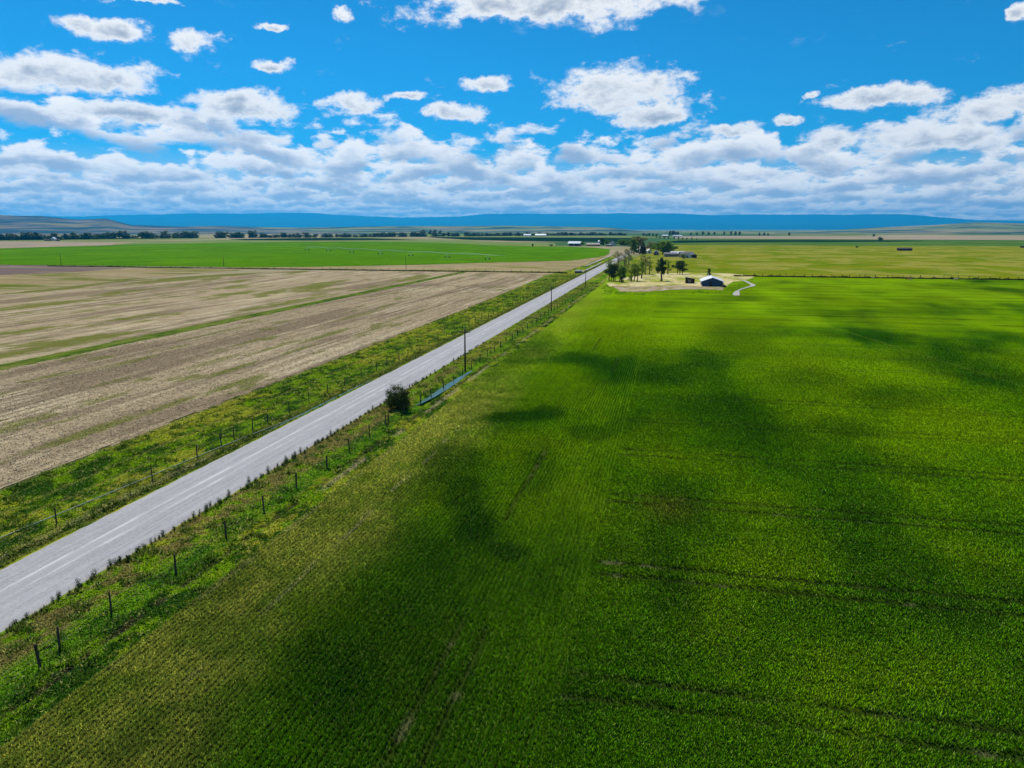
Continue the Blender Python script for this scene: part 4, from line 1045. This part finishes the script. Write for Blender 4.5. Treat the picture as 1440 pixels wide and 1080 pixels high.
T(819, 345, 340.5, 2.8, 'leaf_light', 'small pale green tree between the open shed and the long barn', n=400, base=.1, leaf=.55)
T(749, 346.6, 343.6, 1.2, 'leaf_dark', 'tiny dark bush at the far edge of the bright green field', name='shrub', cat='shrub', n=200, base=.1, leaf=.45)
T(775, 346.4, 344.6, 2.4, 'leaf_dark', 'low dark bush left of the open shed', name='shrub', cat='shrub', n=260, base=.1, leaf=.45)
T(1205, 348.6, 347.0, 1.6, 'leaf_dark', 'single small dark bush in the right pasture', name='shrub', cat='shrub', n=200, base=.1, leaf=.4)
T(1238, 338.2, 335.4, 3, 'leaf_far', 'small dark tree on the tan field at the right', n=300, base=.1, leaf=1.0)
# spruce
def spruce(x, y, h, w, label):
    rt = empty('spruce_tree', (x, y, .1)); tag(rt, label, 'spruce')
    rng = np.random.default_rng(77)
    MB().tube([(0, 0, 0), (0, 0, h * .97)], [.3, .03], 7).build('trunk', M['bark'], rt)
    lobes = []
    for k in range(46):
        z = h * (.08 + .88 * k / 46); r = w * (1 - k / 46) ** .8
        for q in range(4):
            an = k * 1.3 + q * 1.57; lobes.append((math.cos(an) * r * .6, math.sin(an) * r * .6, z, r * .5 + .15, h * .025))
    MB().quads(leaves(lobes, 2600, .34, rng, .1)).build('crown', M['leaf_spruce'], rt)
x, y = at(904, 358.6); D_ = math.hypot(x, y) / 1000
spruce(x, y, 20.5 * D_, 6.5 * D_, 'tall dark conical spruce left of the farmhouse')

# far tree line
ftp = []
for k in range(6):
    rng = np.random.default_rng(500 + k)
    mb = MB(); hh = (12.5, 10.5, 14, 11.5, 9, 12)[k]; ww = (3.6, 4.2, 3.4, 3.2, 4.0, 2.6)[k]
    mb.tube([(0, 0, -.3), (.2, 0, hh * .5), (.1, .1, hh * .85)], [.35, .25, .05], 5)
    lobes = [(rng.uniform(-.45, .45) * ww, rng.uniform(-.45, .45) * ww, hh * f, ww * .55 * (1.15 - abs(f - .5)), hh * .13) for f in (.22, .3, .38, .45, .52, .6, .67, .75, .83, .9)]
    nt = len(mb.F); mb.quads(leaves(lobes, 230, .95, rng, .2))
    ftp.append((mb, nt))
FL = ['tall', 'broad', 'tallest', 'upright', 'low round', 'slender']
ff = {}
rt_ = random.Random(9)
line = [(-1560, 1120), (-1417, 1291), (-1283, 1691), (-1010, 1917), (-700, 2240), (-308, 2787), (-150, 2800)]
seg = []
for a, b in zip(line[:-1], line[1:]):
    L_ = math.hypot(b[0] - a[0], b[1] - a[1]); seg.append((a, b, L_))
tot = sum(s[2] for s in seg); N_T = 292
for i in range(N_T):
    t = (i + rt_.uniform(-.5, .5)) / N_T * tot; t = min(max(t, 0), tot - 1)
    for a, b, L_ in seg:
        if t <= L_: break
        t -= L_
    fx = a[0] + (b[0] - a[0]) * t / L_; fyy = a[1] + (b[1] - a[1]) * t / L_
    j = rt_.randrange(6)
    if j not in ff:
        mb, nt = ftp[j]; o = mb.build('far_tree', M['leaf_far']); o.data.materials.append(M['bark'])
        for p in o.data.polygons[:nt]: p.material_index = 1
        ff[j] = o
    else: o = ff[j].copy(); C.objects.link(o)
    o.location = (fx + rt_.uniform(-25, 25), fyy + rt_.uniform(-30, 40), 0); s = rt_.uniform(.85, 1.4)
    s *= 1.35 if fx < -1050 else (1.15 if fx < -700 else 1.05)
    o.location.z = -2.2 * s; o.scale = (s * rt_.uniform(2.2, 3.4), s * 2.6, s * rt_.uniform(.8, 1.0)); o.rotation_euler = (0, 0, rt_.uniform(0, 6))
    wh = 'left of the white house' if fx < -1330 else 'just right of the white house' if fx < -1220 else 'behind the left part of the green field' if fx < -1080 else 'behind the irrigation machine' if fx < -850 else 'behind the middle of the green field' if fx < -600 else 'around the white barns' if fx < -430 else 'short of the road'
    tag(o, FL[j] + ' tree of the far tree line ' + wh, 'tree', 'trees of the distant tree line')
# trees round the distant farm and single far trees on the right
fx_ = [(905, 332.5, 1.0), (909, 333, .8), (913, 332.6, 1.1), (918, 333.0, .9), (923, 334.6, 1.0), (928, 335, .7), (942, 332, 1.4), (946, 332, 1.5), (949, 332, 1.3), (953, 332.2, 1.1), (948, 336.6, .7), (954, 336.8, .7), (960, 337, .7), (966, 337.2, .65), (973, 337.4, .6), (980, 337.4, .55), (940, 336.4, .8), (934, 336.2, .7), (972, 331.2, 1.0), (980, 331, 1.0), (988, 331, 1.1), (996, 331, 1.0), (1004, 331, .9), (1018, 331.4, .9), (1028, 331.5, 1.0), (1034, 331.5, 1.1), (1040, 331.6, 1.1), (1068, 332, .9), (1074, 332, .9), (1080, 332, .8), (1110, 332, .9), (1228, 333, .9), (595, 330.5, 1.6), (606, 330.5, 1.7), (612, 330.5, 1.8), (620, 330.5, 1.6)]
for px, py, s in fx_:
    j = rt_.randrange(6); o = ff[j].copy(); C.objects.link(o)
    X_, Y_ = at(px, py); s *= math.hypot(X_, Y_) / 2300
    o.location = (X_, Y_, 0); o.scale = (s * 1.5, s * 1.4, s); o.rotation_euler = (0, 0, rt_.uniform(0, 6))
    wh = 'left of the distant farm' if px < 927 and px > 700 else 'above the distant barns' if px < 957 and py < 334 and px > 700 else 'in front of the distant farm' if px < 985 and py > 334 and px > 700 else 'right of the distant farm' if px < 1010 and px > 700 else 'in the low row far right of the farm' if px < 1050 and px > 700 else 'standing taller in the middle of the tree line' if px < 700 else 'alone on the plain at the right'
    tag(o, 'dark far tree ' + wh, 'tree', 'scattered trees around the distant farm')

# ------------------------------------------------------------------ centre pivot sprinkler in the green field
piv = empty('pivot_sprinkler', (-144.2, 561.6, 0)); tag(piv, 'long wheeled irrigation sprinkler standing across the bright green field', 'irrigation machine')
TW = [(-144.2, 561.6), (-186.6, 589.1), (-231.2, 621.1), (-276.6, 658.8), (-324, 696), (-366, 728), (-412, 766)]
bx, by = TW[0]
mb = MB(); tr_ = MB()
dxa = (TW[-1][0] - bx, TW[-1][1] - by); Lg = math.hypot(*dxa); ux, uy = dxa[0] / Lg, dxa[1] / Lg
allp = [(bx - ux * 22 * -1 * -1, by - uy * 22, 3.7)] 
for i, (x, y) in enumerate(TW):
    allp.append((x, y, 3.7))
    if i < len(TW) - 1:
        x2, y2 = TW[i + 1]; allp.append(((x + x2) / 2, (y + y2) / 2, 4.5))
mb.tube([(p[0] - bx, p[1] - by, p[2]) for p in allp], .14, 6)
mb.build('pipeline', M['galv'], piv, True)
for i in range(len(TW) - 1):
    (x, y), (x2, y2) = TW[i], TW[i + 1]
    pts = [(x + (x2 - x) * t - bx, y + (y2 - y) * t - by, 3.7 - 1.0 * math.sin(t * math.pi) + .8 * math.sin(t * math.pi)) for t in (0, .25, .5, .75, 1)]
    tr_.tube(pts, .05, 4)
tr_.build('truss', M['galv'], piv)
for i, (x, y) in enumerate(TW):
    t = MB(); px_, py_ = x - bx, y - by
    nxx, nyy = -uy, ux
    for s in (-1, 1):
        for q in (-.4, .4):
            t.tube([(px_ + ux * q, py_ + uy * q, 3.6), (px_ + nxx * s * 2.1, py_ + nyy * s * 2.1, .7)], .07, 4)
    t.tube([(px_ - nxx * 2.3, py_ - nyy * 2.3, .65), (px_ + nxx * 2.3, py_ + nyy * 2.3, .65)], .10, 4)
    tw = t.build('tower', M['galv'], piv)
    for s in (-1, 1):
        w_ = MB(); c_ = (px_ + nxx * s * 2.1, py_ + nyy * s * 2.1, .62)
        w_.tube([(c_[0] - ux * .16, c_[1] - uy * .16, .62), (c_[0] + ux * .16, c_[1] + uy * .16, .62)], .62, 12)
        w_.build('wheel', M['rubber'], tw)

# ------------------------------------------------------------------ cattle by the far fence
def cow(x, y, rz, m, label, s=1.0):
    V = [(-.85, 0, 1.12), (-.45, 0, 1.08), (0, 0, 1.02), (.45, 0, 1.05), (.8, 0, 1.12), (1.05, 0, 1.28), (1.25, 0, 1.38), (1.52, 0, 1.22),
         (-.72, .2, .85), (-.80, .2, .5), (-.72, .2, .05), (-.72, -.2, .85), (-.80, -.2, .5), (-.72, -.2, .05),
         (.6, .2, .8), (.62, .2, .45), (.62, .2, .05), (.6, -.2, .8), (.62, -.2, .45), (.62, -.2, .05), (-1.02, 0, 1.05), (-1.06, 0, .6)]
    E_ = [(0, 1), (1, 2), (2, 3), (3, 4), (4, 5), (5, 6), (6, 7), (0, 8), (8, 9), (9, 10), (0, 11), (11, 12), (12, 13), (4, 14), (14, 15), (15, 16), (4, 17), (17, 18), (18, 19), (0, 20), (20, 21)]
    rad = [.30, .33, .36, .34, .30, .19, .16, .09, .15, .08, .06, .15, .08, .06, .12, .07, .06, .12, .07, .06, .04, .03]
    me = bpy.data.meshes.new('cow'); me.from_pydata(V, E_, []); me.materials.append(m)
    o = bpy.data.objects.new('cow', me); C.objects.link(o)
    sk = o.modifiers.new('skin', 'SKIN'); sv = me.skin_vertices[0].data if me.skin_vertices else None
    if sv is None:
        bpy.context.view_layer.objects.active = o
        me.skin_vertices
    for i, r_ in enumerate(rad):
        me.skin_vertices[0].data[i].radius = (r_, r_); me.skin_vertices[0].data[i].use_root = (i == 2)
    o.modifiers.new('sub', 'SUBSURF').levels = 1
    o.location = (x, y, .1); o.rotation_euler = (0, 0, rz); o.scale = (s, s, s)
    tag(o, label, 'cow', 'cattle at the far fence of the crop field')
    return o
try:
    cow(*at(1276.5, 394.6), .2, M['hide_red'], 'red-brown cow at the far fence, left of a pale calf')
    cow(*at(1280.5, 394.8), 3.0, M['hide_tan'], 'pale calf close beside the red-brown cow at the far fence', .62)
    cow(*at(1343.5, 395.6), .1, M['hide_tan'], 'pale tan cow alone at the far fence, nearest the right edge')
    cow(*at(1227.5, 392.6), .1, M['hide_tan'], 'small pale calf at the far fence, leftmost of the cattle', .6)
except Exception as ex:
    print('COW', ex)

# ------------------------------------------------------------------ haze over the plain
hz = MB().box(-41500, 24500, -1800, 41500, -2.2, 980).build('haze', None)
m = bpy.data.materials.new('haze'); m.use_nodes = True; m.node_tree.nodes.clear()
N = NT(m.node_tree); v = N.n('ShaderNodeVolumePrincipled')
v.inputs['Color'].default_value = (0.03, 0.50, 1.0, 1); v.inputs['Density'].default_value = 4.2e-5
v.inputs['Anisotropy'].default_value = 0.35
N.t.links.new(v.outputs[0], N.n('ShaderNodeOutputMaterial').inputs['Volume'])
hz.data.materials.append(m); tag(hz, kind='stuff'); hz['label'] = 'thin blue haze over the whole plain'; hz['category'] = 'haze'
